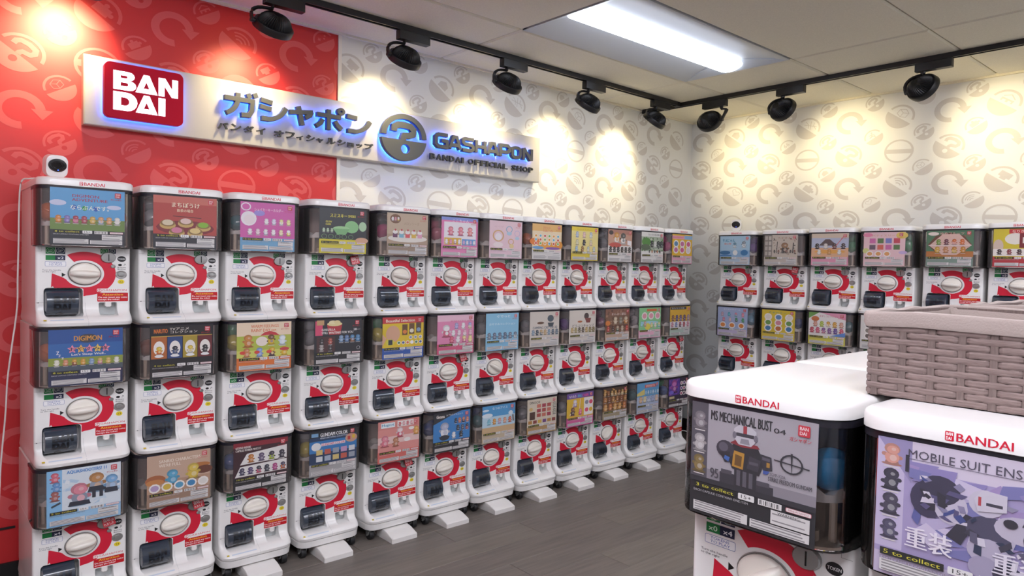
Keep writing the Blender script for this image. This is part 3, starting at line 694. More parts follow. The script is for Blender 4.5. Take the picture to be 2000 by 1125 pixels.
h.loft(rr_); keep(h.build('capsule_tray', M_WHITE2, smooth=40), 'white toothed tray holding the capsules')
h = MB()
for x in (-0.125, -0.055, 0.06, 0.128): h.tube([(x, -0.012, 0.11), (x, -0.012, 0.178)], 0.007, 8)
h.box(-0.10, 0.02, 0.111, 0.10, 0.06, 0.172); h.lathe([(0.012, 0.11), (0.012, 0.128), (0.009, 0.13)], 10, (-0.105, -0.03, 0)); h.lathe([(0.012, 0.11), (0.012, 0.128), (0.009, 0.13)], 10, (0.1, -0.03, 0))
keep(h.build('dispenser_mechanism', M_TAN, smooth=40), 'beige posts and mechanism below the tray')
# dial
def disc_front(prof, n=32, cx=0, cz=0, ez=1 / 1.27):
    b = MB(); b.loft([[(cx + r_ * math.cos(2 * math.pi * j / n), y_, cz + r_ * math.sin(2 * math.pi * j / n) * ez) for j in range(n)] for r_, y_ in prof]); return b
keep(disc_front([(0.057, 0.001), (0.057, -0.002), (0.0555, -0.004), (0.054, -0.003), (0.052, 0.0)]).build('dial_ring', M_GREYMET, smooth=40), 'grey ring around the dial')
d = disc_front([(0.0525, 0.0), (0.0525, -0.007), (0.050, -0.011), (0.044, -0.0135), (0.03, -0.0145)])
keep(d.build('dial', M_DIAL, smooth=50), 'round ivory dial')
g = MB(); sec = []
for i in range(9):
    x = -0.050 + 0.1 * i / 8; wv = 0.0075 + 0.004 * (1 - ((i - 4) / 4) ** 2); dp = 0.016 + 0.017 * (1 - ((i - 4) / 4) ** 4)
    sec.append([(x, -0.008, -wv * 1.25), (x, -dp * 0.8 - 0.004, -wv), (x, -dp - 0.004, -wv * 0.35), (x, -dp - 0.004, wv * 0.35), (x, -dp * 0.8 - 0.004, wv), (x, -0.008, wv * 1.25)])
g.loft(sec); HANDLE = g.build('dial_handle', M_DIAL, smooth=50); HANDLE_ME = HANDLE.data; bpy.data.objects.remove(HANDLE)
# chute door
g = MB(); secs = []
for x, k in ((-0.1315, 0.0), (-0.1305, 0.75), (-0.127, 1.0), (-0.024, 1.0), (-0.0205, 0.75), (-0.0195, 0.0)):
    ring = []
    for i in range(11):
        a = math.pi * (0.06 + 0.88 * i / 10); ring.append((x, 0.028 - (0.052 * k + 0.008) * math.sin(a), -0.1095 + 0.0515 * math.cos(a) * (0.9 + 0.1 * k)))
    ring += [(x, 0.046, -0.155), (x, 0.046, -0.062)]; secs.append(ring)
g.loft(secs); keep(g.build('chute_door', M_DARK, smooth=45), 'dark glossy capsule chute door')
ld = []
def door_pt(x, z, dz): 
    s = max(-0.98, min(0.98, (z + 0.1095) / 0.0515)); a = math.acos(s); return (x, 0.028 - 0.060 * math.sin(a) - 0.0006 - dz, z)
g = MB()
for ch, loops in BD:
    for st in (loops,):
        vs, fs = shape_fill([[(-0.113 + 0.083 * x * 1.0, -0.074 - 0.073 * y_) for x, y_ in l] for l in st])
        tm = bpy.data.meshes.new('t'); tm.from_pydata(vs, [], fs); bb = bmesh.new(); bb.from_mesh(tm)
        for q in range(12): bmesh.ops.bisect_plane(bb, geom=bb.verts[:] + bb.edges[:] + bb.faces[:], plane_co=(0, -0.074 - 0.073 * q / 12, 0), plane_no=(0, 1, 0))
        bb.verts.index_update(); g.add([door_pt(v.co.x, v.co.y, 0.0006) for v in bb.verts], [[v.index for v in f.verts] for f in bb.faces]); bb.free()
keep(g.build('door_lettering', M_DARKTXT, smooth=0), 'embossed lettering on the chute door')
g = MB(); g.add([door_pt(-0.083 + 0.013 * math.cos(R(a)), -0.158 + 0.012 * math.sin(R(a)), 0.0005) for a in range(0, 181, 20)], [tuple(range(10))]); keep(g.build('finger_notch', M_BLACK2, smooth=0))
# return slot lining and tab
g = MB(); g.box(0.049, 0.0325, -0.162, 0.111, 0.0345, -0.113); keep(g.build('return_tray', M_GREY, smooth=0), 'grey tray behind the coin return slot')
g = MB(); g.box(0.070, -0.004, -0.126, 0.091, 0.03, -0.1115); g.box(0.073, -0.006, -0.129, 0.088, 0.0, -0.124); keep(g.build('return_tab', M_WHITE2, smooth=0))
# coin slot, return button, lock
keep(disc_front([(0.0265, 0.0), (0.0265, -0.005), (0.024, -0.008), (0.010, -0.0085)], 24, 0.080, 0.064).build('coin_slot', M_GREYMET, smooth=40), 'round grey metal coin slot')
g = MB(); g.box(0.0795, -0.0095, 0.051, 0.0825, -0.008, 0.077); keep(g.build('slot_slit', M_BLACK2, smooth=0))
keep(disc_front([(0.0085, 0.0), (0.0085, -0.004), (0.006, -0.006)], 14, 0.0975, 0.030).build('return_button', M_GREYMET, smooth=40), 'small silver return button')
keep(disc_front([(0.0205, 0.0), (0.0205, -0.001), (0.019, -0.002), (0.012, -0.0015), (0.011, -0.005), (0.006, -0.0055)], 20, 0.126, -0.003).build('lock', M_GREYMET, smooth=40), 'grey key lock')
# printed front: arrow ring, instructions
RED, NAVY, GRN = '#cf1d38', '#1b2242', '#177a3c'
I = Ink()
ring = []
ro, ri, ez = 0.1075, 0.0665, 1 / 1.27
def rp(a, r_): return (r_ * math.cos(R(a)), r_ * math.sin(R(a)) * ez)
outer = [rp(a, ro) for a in range(124, -87, -6)]
outer = [rp(123, ro)] + [rp(a, ro) for a in range(117, -88, -6)]
innr = [rp(a, ri) for a in range(-90, -158, -6)]
loop = outer + [(-0.004, -0.0868), (-0.004, -0.051 - 0.008)] + [(-0.013, -0.054), (-0.1, -0.054), (-0.104, -0.047), (-0.110, -0.053), (-0.107, 0.001), (-0.073, -0.014), (-0.061, -0.022), (-0.056, -0.029)] + [rp(a, ri) for a in range(-146, -60 , 6)][:0] + [rp(a, ri) for a in range(212, 485, 6)]
I.fill([loop], RED)
I.poly([(-0.0755, 0.0035), (-0.0625, -0.0045), (-0.0755, -0.013)], '#151515')
I.text('Turn the handle\nto the right', -0.138, 0.003, -0.078, 0.0155, '#3a3a42', 0.0)
I.ell(0.128, 0.0595, 0.0155, 0.0115, '#17171a', 20); I.text('TOKEN', 0.1155, 0.0565, 0.1405, 0.0625, '#eee', 0.02)
I.ell(0.122, 0.036, 0.007, 0.0045, '#17171a', 12); I.stroke([(0.136, 0.032), (0.138, 0.0405), (0.142, 0.039), (0.141, 0.035)], 0.0012, '#333')
I.text('Return\nButton', 0.1135, 0.016, 0.1425, 0.0285, '#33333a', 0.012)
# red wordmark
I.rr(0.0415, -0.0705, 0.1485, -0.0575, 0.004, '#f0edeb')
I.arc(0.0505, -0.0645, 0.0075, 0.0058, 0, 360, RED, 14, sy=0.8); I.text('?', 0.0478, -0.0678, 0.0532, -0.061, RED, 0.03)
I.text('GASHAPON', 0.060, -0.0675, 0.1455, -0.0605, RED, 0.012)
I.rr(0.043, -0.1085, 0.151, -0.0745, 0.003, '#c01522')
I.text('Attention', 0.060, -0.0855, 0.133, -0.0765, '#f2c53a', 0.025); I.text('Do not insert any coins\nexcept the token', 0.0465, -0.1055, 0.148, -0.0885, '#fff', 0.012)
# panel seams and corner catches
I.rect(-0.158, -0.1098, -0.134, -0.1090, '#a8a4a2'); I.rect(-0.1525, -0.1112, -0.148, -0.1085, '#4a4848')
for s in (-1, 1): I.rect(min(s * 0.139, s * 0.1398), 0.0835, max(s * 0.139, s * 0.1398), 0.1, '#a8a4a2'); I.rect(min(s * 0.139, s * 0.159), 0.0827, max(s * 0.139, s * 0.159), 0.0835, '#a8a4a2')
fm = I.mesh('front_print', M_INK, lambda x, y_, z: (x, -0.0004 - z, y_)); PARTS.append(['front_print', fm, 'red arrow ring and instructions printed on the front', []])
# shelf print and seam following the flared lip
g = Ink()
g.rect(-0.141, -0.1745, -0.131, -0.1705, '#c9b23a'); g.rect(-0.120, -0.1745, -0.012, -0.1715, '#c9d4e4', True)
def lip_fn(x, y_, z): return (x, front_y(y_) - 0.0008 - z, y_)
sm = g.mesh('shelf_sticker', M_INK, lip_fn); PARTS.append(['shelf_sticker', sm, None, []])
g = MB(); vs_ = [-0.112 - 0.006 * i for i in range(15)]
g.loft([[(0.0022, front_y(v) - 0.0007, v), (0.0030, front_y(v) - 0.0007, v)] for v in vs_], False, False, False)
keep(g.build('panel_seam', M_GREY, smooth=0))
# token price stickers, four variants
def price(a, b_):
    I = Ink()
    for x, c, t in ((-0.127, GRN, 'Left\nslot'), (-0.0945, NAVY, 'Right\nslot')):
        I.rect(x, 0.0735, x + 0.0305, 0.0985, c); I.arc(x + 0.015, 0.086, 0.0135, 0.0125, 0, 360, '#cfe8d4', 18, sy=0.8); I.text(t, x + 0.008, 0.081, x + 0.0225, 0.091, '#dfeee2', 0.0)
    I.rect(-0.127, 0.0505, -0.0965, 0.0690, GRN); I.rect(-0.0965, 0.0505, -0.064, 0.0690, NAVY)
    if a: I.text(a, -0.122, 0.0545, -0.102, 0.0645, '#d8f0dc', 0.03)
    I.text(b_, -0.0895, 0.0545, -0.069, 0.0645, '#f4f4f8', 0.03)
    I.rr(-0.129, 0.0275, -0.0615, 0.0455, 0.003, '#3b58a4'); I.rr(-0.1282, 0.0283, -0.0623, 0.0447, 0.0025, '#f1f0f2')
    I.text('TOKENS\nTO PLAY', -0.117, 0.0305, -0.073, 0.0428, '#4a62a8', 0.01)
    K = I; I = Ink()
    # small pair above the coin slot
    I.rect(0.0535, 0.0795, 0.0795, 0.0985, GRN); I.rect(0.0815, 0.0795, 0.1075, 0.0985, NAVY)
    for x in (0.0665, 0.0945): I.arc(x, 0.0895, 0.0095, 0.008, 0, 360, '#cfe8d4', 14, sy=0.8)
    I.text('L', 0.0645, 0.0865, 0.0685, 0.0925, '#dfeee2', 0.02); I.text('R', 0.092, 0.0865, 0.097, 0.0925, '#dfeee2', 0.02)
    f = lambda x, y_, z: (x, -0.0004 - z, y_)
    return K.mesh('token_sticker', M_INK, f), I.mesh('slot_sticker', M_INK, f)
PRICE = {}
def get_price(s):
    if s not in PRICE: PRICE[s] = price('x0' if s.startswith('0') else '', 'x' + s[-1])
    return PRICE[s]
def num_sticker(n):
    I = Ink(); I.ell(0.126, -0.031, 0.0118, 0.0088, '#e6cf2e', 18); I.text(str(n), 0.1195, -0.0345, 0.1325, -0.0275, '#4a4520', 0.0)
    return I.mesh('number_sticker', M_INK, lambda x, y_, z: (x, -0.0006 - z, y_))
# lid
def lid_ring(v, ins, fy=-0.071, hw=0.1625, r=0.055, back=BACK):
    return plan(v, fy + ins, hw - ins, max(r - ins, 0.01), back - ins, 0.012)
g = MB(); g.loft([lid_ring(0.3262, 0.004), lid_ring(0.328, 0.0), lid_ring(0.347, 0.0), lid_ring(0.3525, 0.002), lid_ring(0.3565, 0.007), lid_ring(0.3585, 0.016), lid_ring(0.3592, 0.03)])
o = g.build('lid', M_WHITE, smooth=50); LID_ME = o.data; bpy.data.objects.remove(o)
I = Ink()
I.rr(-0.030, 0.3315, -0.0185, 0.3455, 0.0015, RED); I.text('BAN\nDAI', -0.0285, 0.333, -0.020, 0.344, '#fff', 0.04)
I.text('BANDAI', -0.0155, 0.3325, 0.054, 0.3445, RED, 0.035)
LIDP_ME = I.mesh('lid_lettering', M_INK, lambda x, y_, z: (x, -0.0714 - z, y_))

# ------------------------------------------------------------------ display cards
CW, CH = 0.246, 0.212
def card(spec, idx):
    I = Ink(); I.haze = 0.10; X = lambda v: -CW / 2 + CW * v; Y = lambda v: 0.1075 + CH * v  # veil of hood reflections painted in by greying the card inks
    rnd = random.Random(idx)
    foot = spec.get('foot', '#23242e'); fh = spec.get('fh', 0.27)
    I.rect(X(0), Y(0), X(1), Y(1), foot)
    for y0, y1, c in spec['bg']: I.rect(X(0), Y(y0), X(1), Y(y1), c)
    def fig(cx, cy_, s, c, c2):
        dk = tuple(v * 0.55 for v in lin(c)); lt = tuple(v * 0.7 + 0.25 for v in lin(c2)); d2 = tuple(v * 0.72 for v in lin(c2))
        k = rnd.uniform(-0.15, 0.15)
        I.ell(X(cx), Y(cy_ - s * 0.55), s * 0.7 * CW, s * 0.12 * CH, tuple(v * 0.5 for v in lin(foot)) if s > 0.12 else dk, 10)
        for q in (-1, 1):
            I.ell(X(cx + q * s * 0.26), Y(cy_ - s * 0.42), s * 0.2 * CW, s * 0.2 * CH, dk, 8); I.ell(X(cx + q * s * 0.5), Y(cy_ + s * (0.12 + k * q)), s * 0.2 * CW, s * 0.17 * CH, d2, 8)
        I.ell(X(cx), Y(cy_), s * 0.48 * CW, s * 0.48 * CH, c, 12); I.ell(X(cx + s * 0.08), Y(cy_ - s * 0.05), s * 0.24 * CW, s * 0.26 * CH, lt, 10)
        I.ell(X(cx), Y(cy_ + s * 0.68), s * 0.52 * CW, s * 0.46 * CH, d2, 12); I.ell(X(cx + s * 0.05), Y(cy_ + s * 0.60), s * 0.40 * CW, s * 0.34 * CH, c2, 12); I.ell(X(cx + s * 0.1), Y(cy_ + s * 0.66), s * 0.16 * CW, s * 0.14 * CH, lt, 8)
        if s < 0.13: I.rect(X(cx - s * 0.5), Y(cy_ - s * 0.82), X(cx + s * 0.5), Y(cy_ - s * 0.72), '#d8d2d0')
    for e in spec.get('els', []):
        k = e[0]
        if k == 't': I.text(e[1], X(e[2]), Y(e[3]), X(e[4]), Y(e[5]), e[6], e[7] if len(e) > 7 else 0.02)
        elif k == 'r': I.rect(X(e[1]), Y(e[2]), X(e[3]), Y(e[4]), e[5])
        elif k == 'e': I.ell(X(e[1]), Y(e[2]), e[3] * CW, e[4] * CH, e[5], 16)
        elif k == 'o': I.arc(X(e[1]), Y(e[2]), e[3] * CW, e[3] * CW * (1 - e[4]), 0, 360, e[5], 18, sy=0.8)
        elif k == 'p': I.poly([(X(a), Y(b_)) for a, b_ in e[1]], e[2])
        elif k == 's': I.stroke([(X(a), Y(b_)) for a, b_ in e[1]], e[2] * CW, e[3])
        elif k == 'f': fig(*e[1:])
        elif k == 'row':
            _, x0, x1, yy, n, s, cs = e
            for i in range(n):
                c = cs[i % len(cs)]; fig(x0 + (x1 - x0) * (i + 0.5) / n, yy, s, c, cs[(i + 1) % len(cs)] if len(cs) > 2 and i % 3 == 2 else c)
        elif k == 'dots':
            _, x0, x1, y0, y1, nx, ny, s, cs = e
            for i in range(nx):
                for j in range(ny):
                    cx, cy_ = x0 + (x1 - x0) * (i + 0.5) / nx, y0 + (y1 - y0) * (j + 0.5) / ny
                    I.ell(X(cx), Y(cy_), s * CW, s * CH, '#f4eeea', 10); I.ell(X(cx), Y(cy_), s * 0.72 * CW, s * 0.66 * CH, cs[(i * 3 + j) % len(cs)], 10)
        elif k == 'scatter':
            _, n, x0, x1, y0, y1, smin, smax, cs = e
            for i in range(n):
                cx, cy_ = rnd.uniform(x0, x1), rnd.uniform(y0, y1); a = rnd.uniform(0, 6.28); l_, w_ = rnd.uniform(smin, smax), rnd.uniform(smin, smax) * 0.5
                P = [(l_ * a1, w_ * b1) for a1, b1 in ((-1, -0.6), (0.7, -1), (1, 0.5), (-0.5, 1))]
                I.poly([(max(X(x0 - 0.01), min(X(x1 + 0.01), X(cx) + CW * (px * math.cos(a) - py * math.sin(a)))), max(Y(y0), min(Y(y1), Y(cy_) + CH * (px * math.sin(a) + py * math.cos(a))))) for px, py in P], cs[i % len(cs)])
        elif k == 'boxes':
            _, x0, x1, y0, y1, nx, ny, cs = e
            w_, h_ = (x1 - x0) / nx, (y1 - y0) / ny
            for i in range(nx):
                for j in range(ny): I.rect(X(x0 + w_ * (i + 0.12)), Y(y0 + h_ * (j + 0.12)), X(x0 + w_ * (i + 0.88)), Y(y0 + h_ * (j + 0.88)), cs[(i + j * 2) % len(cs)])
    # footer
    if spec.get('logo', 1):
        I.rr(X(0.86), Y(0.875), X(0.945), Y(0.965), 0.002, '#c8283a'); I.text('BAN\nDAI', X(0.872), Y(0.888), X(0.933), Y(0.953), '#f4e9e9', 0.03)
        I.text('ガシャポン', X(0.80), Y(0.825), X(0.955), Y(0.86), '#c8283a', 0.02)
    f0 = fh - 0.055
    I.rect(X(0.04), Y(f0), X(0.40), Y(f0 + 0.052), '#14140f'); I.text('%s to collect' % spec.get('n', '6'), X(0.06), Y(f0 + 0.012), X(0.38), Y(f0 + 0.042), '#d9d23a', 0.015)
    I.rr(X(0.42), Y(f0), X(0.55), Y(f0 + 0.052), 0.002, '#e9e7e6'); I.text('15+', X(0.445), Y(f0 + 0.012), X(0.525), Y(f0 + 0.042), '#333', 0.01)
    I.rect(X(0.58), Y(f0), X(0.76), Y(f0 + 0.05), '#e6e3e2')
    for i in range(11): I.rect(X(0.592 + 0.0145 * i), Y(f0 + 0.006), X(0.592 + 0.0145 * i + 0.004 + 0.005 * (i % 3 == 0)), Y(f0 + 0.044), '#3a383a', i > 0)
    I.rr(X(0.79), Y(f0 + 0.008), X(0.975), Y(f0 + 0.042), 0.002, '#d9848c'); I.rr(X(0.794), Y(f0 + 0.011), X(0.971), Y(f0 + 0.039), 0.002, '#ece4e4')
    I.text('BANDAI NAMCO', X(0.81), Y(f0 + 0.017), X(0.955), Y(f0 + 0.033), '#b8505c', 0.0)
    ft = '#c9c7ca' if spec.get('dark', 1) else '#8a8486'
    I.text('EACH CAPSULE CONTAINS ONE ITEM', X(0.04), Y(f0 - 0.032), X(0.5), Y(f0 - 0.012), ft, 0.0)
    def block(x0, y0, x1, y1, nl):
        I.rect(X(x0), Y(y0), X(x1), Y(y1), '#dcd9d8')
        for i in range(nl):
            yy = y0 + (y1 - y0) * (i + 0.5) / nl; I.rect(X(x0 + 0.012), Y(yy - 0.005), X(x1 - 0.015 - 0.1 * rnd.random() * (x1 - x0)), Y(yy + 0.005), '#8f8b8e', i > 0)
    block(0.04, 0.03, 0.50, 0.115, 4); block(0.52, 0.03, 0.965, 0.10, 3); block(0.68, 0.11, 0.965, f0 - 0.012, 2)
    I.text('WARNING:', X(0.73), Y(f0 - 0.038), X(0.90), Y(f0 - 0.018), '#222', 0.02)
    return I.mesh('display_card', M_CARD, lambda x, y_, z: (x, -0.0672 - z, y_))

def Cd(desc, bg, foot='#23242e', n='6', els=(), **k):
    d = dict(desc=desc, bg=bg, foot=foot, n=n, els=list(els)); d.update(k); return d
PK, WH = '#e79ab4', '#f3eef0'
MIX = ['#d98a3a', '#8a78b8', '#d77aa0', '#b0485a', '#d8b25a', '#b9c4d8', '#d8a06a', '#e6e2dc']
NA = [
 # top tier
 [Cd('blue sky', [(0.27, 0.47, '#6f8a45'), (0.47, 1, '#5fa3d6')], n='8', els=[('e', 0.1, 0.74, 0.11, 0.05, '#c9cfe8'), ('e', 0.85, 0.7, 0.1, 0.04, '#c9cfe8'), ('t', 'DIGIMON\nADVENTURE', 0.28, 0.78, 0.76, 0.90, '#a82c46', 0.03), ('e', 0.31, 0.67, 0.035, 0.045, '#2f62b8'), ('e', 0.45, 0.66, 0.035, 0.045, '#2f9a5a'), ('e', 0.6, 0.66, 0.035, 0.045, '#2f62b8'), ('t', 'ならぶんです。', 0.26, 0.63, 0.78, 0.71, '#eef4e2', 0.03), ('row', 0.05, 0.95, 0.44, 8, 0.075, MIX)]),
  Cd('red dim sum', [(0.27, 1, '#b34038'), (0.86, 1, '#c8685a')], n='5', els=[('t', 'まちぼうけ', 0.28, 0.79, 0.72, 0.88, '#efe4c8', 0.04), ('t', '飲茶の場合', 0.36, 0.70, 0.62, 0.76, '#efd9b8', 0.02), ('e', 0.5, 0.40, 0.46, 0.14, '#7d1d28'), ('s', [(0.3, 0.62), (0.75, 0.6)], 0.012, '#5a1a1c')] +
     [x for (a, b_, c) in [(0.22, 0.48, '#dccdb0'), (0.5, 0.52, '#e2c4bc'), (0.78, 0.46, '#84b52e'), (0.36, 0.34, '#d67f9c'), (0.65, 0.34, '#e0c684')] for x in (('e', a, b_ - 0.04, 0.125, 0.075, '#c9a560'), ('e', a, b_, 0.115, 0.065, '#8a6a38'), ('e', a, b_ + 0.01, 0.085, 0.055, c))]),
  Cd('pink keyring', [(0.27, 1, '#cf58a8')], foot='#6ea6cc', n='12', els=[('o', 0.1, 0.9, 0.09, 0.25, '#efe6ee'), ('e', 0.15, 0.66, 0.14, 0.15, '#f1ebf0'), ('e', 0.16, 0.64, 0.1, 0.1, '#efe2e6'), ('e', 0.34, 0.78, 0.1, 0.06, '#9a8ad6'), ('t', 'シェイカーキーホルダー', 0.25, 0.82, 0.78, 0.89, '#f2cfe6', 0.02), ('row', 0.4, 0.95, 0.6, 4, 0.07, [WH, '#e3dff0', WH, '#efe6a0']), ('row', 0.1, 0.95, 0.38, 6, 0.07, [WH, '#f0d8e0', '#d8d4e8', WH, '#efe0b8', '#f0e070'])]),
  Cd('black and yellow glowing bowl', [(0.27, 1, '#262a31'), (0.27, 0.31, '#d9cb2c')], foot='#d9cb2c', n='5', dark=0, els=[('t', 'スミスキー', 0.22, 0.80, 0.58, 0.88, '#e2d84a', 0.05), ('t', 'SMISKI', 0.6, 0.81, 0.76, 0.87, '#e2d84a', 0.03), ('e', 0.68, 0.6, 0.15, 0.14, '#8fc98a'), ('e', 0.46, 0.55, 0.18, 0.06, '#a5d49a'), ('p', [(0.28, 0.55), (0.64, 0.55), (0.55, 0.42), (0.37, 0.42)], '#7fb87c'), ('e', 0.92, 0.62, 0.085, 0.11, '#b6d8b0'), ('t', 'GLOW\nDARK', 0.13, 0.62, 0.26, 0.72, '#e2d84a', 0.02), ('row', 0.05, 0.3, 0.5, 3, 0.05, ['#b8cfae'])] + [('o', 0.1 + 0.14 * i, 0.37, 0.055, 0.14, '#7fae74') for i in range(5)] + [('e', 0.9, 0.3, 0.14, 0.07, '#d8a98a')]),
  Cd('beige parfait cups', [(0.27, 1, '#c7b199'), (0.27, 0.5, '#b59c86')], foot='#9d8878', n='5', els=[('e', 0.2, 0.86, 0.13, 0.11, '#7d5640'), ('row', 0.1, 0.3, 0.85, 3, 0.05, [WH, '#e09aa6', '#e8c25a']), ('e', 0.5, 0.40, 0.48, 0.09, '#e9e2da'), ('t', 'メロンソーダ', 0.4, 0.72, 0.78, 0.8, '#a88f74', 0.0)] + [x for i, c in enumerate(['#6a3a5c', '#7fb8d0', '#dc5a62', '#e0b84a', '#e6a6c0']) for x in (('r', 0.14 + 0.15 * i, 0.42, 0.25 + 0.15 * i, 0.54, c), ('e', 0.195 + 0.15 * i, 0.55, 0.06, 0.045, '#f0ebe8'), ('e', 0.2 + 0.15 * i, 0.6, 0.02, 0.025, '#c03a4a'))]),
  Cd('magenta and white three figure', [(0.22, 1, '#e37fb2'), (0.92, 1, '#8a9ae0')], foot='#e58ab8', n='8', dark=0, els=[('r', 0.07, 0.3, 0.95, 0.88, '#f1eaf0'), ('t', 'ここちゃん', 0.3, 0.88, 0.75, 0.95, '#f6e2ee', 0.03), ('f', 0.25, 0.62, 0.13, '#e07a92', '#e88a9a'), ('f', 0.52, 0.62, 0.13, '#e07a92', '#e88a9a'), ('f', 0.78, 0.62, 0.13, '#e88a8a', '#ee9aa0'), ('r', 0.08, 0.3, 0.54, 0.48, '#e2b23a'), ('r', 0.56, 0.3, 0.94, 0.46, '#6ea2dc'), ('row', 0.08, 0.54, 0.37, 4, 0.07, [WH, '#e79ab4', '#c88aa0']), ('row', 0.56, 0.94, 0.36, 4, 0.06, ['#d6b0d8', WH])]),
  Cd('pale pink ring', [(0.2, 1, '#e8c9d2')], foot='#e5c4d0', n='4', dark=0, els=[('o', 0.27, 0.60, 0.17, 0.22, '#dcae7a'), ('o', 0.6, 0.78, 0.1, 0.22, '#8cb4cc'), ('o', 0.85, 0.68, 0.09, 0.2, '#c9b8d8'), ('o', 0.66, 0.45, 0.09, 0.25, '#d8a868'), ('e', 0.27, 0.57, 0.1, 0.1, '#efe6ea'), ('e', 0.27, 0.36, 0.15, 0.07, '#efdfe0'), ('e', 0.6, 0.67, 0.08, 0.05, '#b5cfe0'), ('e', 0.85, 0.55, 0.07, 0.04, '#b5cfe0'), ('e', 0.68, 0.33, 0.07, 0.06, '#e8cf98'), ('t', 'ベビーリング', 0.14, 0.82, 0.42, 0.87, '#c8a0b0', 0.0)]),
  Cd('orange rainbow', [(0.27, 1, '#efd9b4'), (0.8, 1, '#e8b870')], foot='#d9d5d2', n='5', dark=0, els=[('t', 'かわいい\nたまごっち', 0.36, 0.78, 0.68, 0.94, '#d8705a', 0.02), ('e', 0.1, 0.5, 0.18, 0.1, '#e8843a'), ('e', 0.5, 0.4, 0.3, 0.1, '#e8a040'), ('e', 0.9, 0.42, 0.14, 0.12, '#e0922e'), ('e', 0.2, 0.33, 0.2, 0.04, '#6aa0d0'), ('e', 0.7, 0.32, 0.25, 0.04, '#8a5aa8'), ('dots', 0.05, 0.95, 0.4, 0.72, 6, 3, 0.05, ['#d0483a', '#5ab0d0', '#e8a030', '#78b858'])]),
  Cd('yellow penguin', [(0.22, 1, '#ead98c'), (0.88, 1, '#e6cc3a')], foot='#e2c93c', n='8', dark=0, els=[('t', 'マスコットコレクション', 0.2, 0.9, 0.78, 0.95, '#a88a2a', 0.0), ('row', 0.08, 0.85, 0.75, 3, 0.1, ['#b9c4d8', '#e8c0b8', '#e6e6d8']), ('row', 0.08, 0.85, 0.52, 3, 0.1, ['#d8cfa8', '#2f3038', '#e8c4b0']), ('row', 0.08, 0.95, 0.33, 4, 0.09, ['#a8c0d8', '#a8783a', '#e8dcc0', '#c8d0c8'])]),
  Cd('brown and white animal', [(0.27, 0.5, '#e6e0dc'), (0.5, 1, '#c79a84'), (0.86, 1, '#b07a6a')], foot='#e4dfdc', n='6', dark=0, els=[('e', 0.12, 0.9, 0.09, 0.07, '#3a2a28'), ('f', 0.35, 0.7, 0.2, '#e9dfd6', '#d89a4a'), ('f', 0.62, 0.68, 0.2, '#efe9e4', '#5a5652'), ('e', 0.3, 0.52, 0.25, 0.08, '#c4564a'), ('p', [(0.8, 0.55), (0.97, 0.5), (0.97, 0.66), (0.8, 0.68)], WH), ('row', 0.03, 0.97, 0.36, 6, 0.1, ['#2c2622', '#3a3028'])]),
  Cd('green photo and white', [(0.2, 1, '#e7e5e0'), (0.38, 0.85, '#aab8a0')], foot='#e3e1de', n='10', dark=0, els=[('scatter', 50, 0.03, 0.97, 0.36, 0.86, 0.02, 0.07, ['#4f8a3a', '#6a7a62', '#c8ccc0', '#3a5a34', '#8a968a', '#2c342c']), ('e', 0.22, 0.68, 0.2, 0.14, '#4f8a3a'), ('e', 0.2, 0.5, 0.2, 0.1, '#5a6a52'), ('t', 'ちいさな生き物', 0.3, 0.89, 0.8, 0.95, '#4a4a4a', 0.0), ('row', 0.4, 0.98, 0.58, 4, 0.13, ['#2f3430', '#d6d8d0', '#3f4a42']), ('row', 0.3, 0.9, 0.36, 5, 0.05, ['#2c2a28', '#c8743a'])]),
  Cd('bright yellow badge', [(0.27, 1, '#e6b51a'), (0.84, 0.95, '#e9a0b8')], foot='#e6a6bc', n='8', dark=0, logo=0, els=[('r', 0.6, 0.84, 1, 0.97, '#8fb4dc'), ('t', 'もちもち缶バッジ', 0.04, 0.86, 0.55, 0.93, '#d03a5a', 0.03), ('dots', 0.04, 0.96, 0.36, 0.78, 3, 2, 0.13, ['#c86a9a', '#5a8ab0', '#e9d8dc', '#d65a8a'])])],
 # middle tier
 [Cd('deep blue', [(0.27, 0.36, '#4a5560'), (0.36, 0.50, '#8d9a3c'), (0.5, 0.75, '#2a63a8'), (0.75, 1, '#1f4f96')], foot='#1b2148', n='8', els=[('e', 0.52, 0.83, 0.13, 0.08, '#3a3a44'), ('t', 'DIGIMON', 0.33, 0.79, 0.71, 0.88, '#d8963a', 0.04)] + [('p', [(a + 0.068 * math.sin(2 * math.pi * i / 10) * (1 if i % 2 == 0 else 0.5), 0.645 + 0.08 * math.cos(2 * math.pi * i / 10) * (1 if i % 2 == 0 else 0.5)) for i in range(10)], c) for a, c in ((0.31, '#e68aa6'), (0.425, '#e8b45a'), (0.54, '#e68aa6'), (0.65, '#e8c45a'), (0.76, '#e68aa6'))] +
     [('t', 'おやすみ隊', 0.27, 0.61, 0.79, 0.68, '#2a2436', 0.03), ('t', "Let's Sleep Well..", 0.3, 0.52, 0.76, 0.57, '#f2efe6', 0.03), ('t', 'Z', 0.1, 0.56, 0.14, 0.62, WH, 0.04), ('t', 'Z', 0.13, 0.52, 0.16, 0.56, WH, 0.04), ('t', 'z', 0.17, 0.48, 0.2, 0.51, WH, 0.04), ('row', 0.05, 0.97, 0.40, 8, 0.065, ['#e4e0d0', '#d8906a', '#8a4a3a', '#d8a03a', '#8aa4c8', '#d890a8', '#d8b86a', '#e8e4dc'])]),
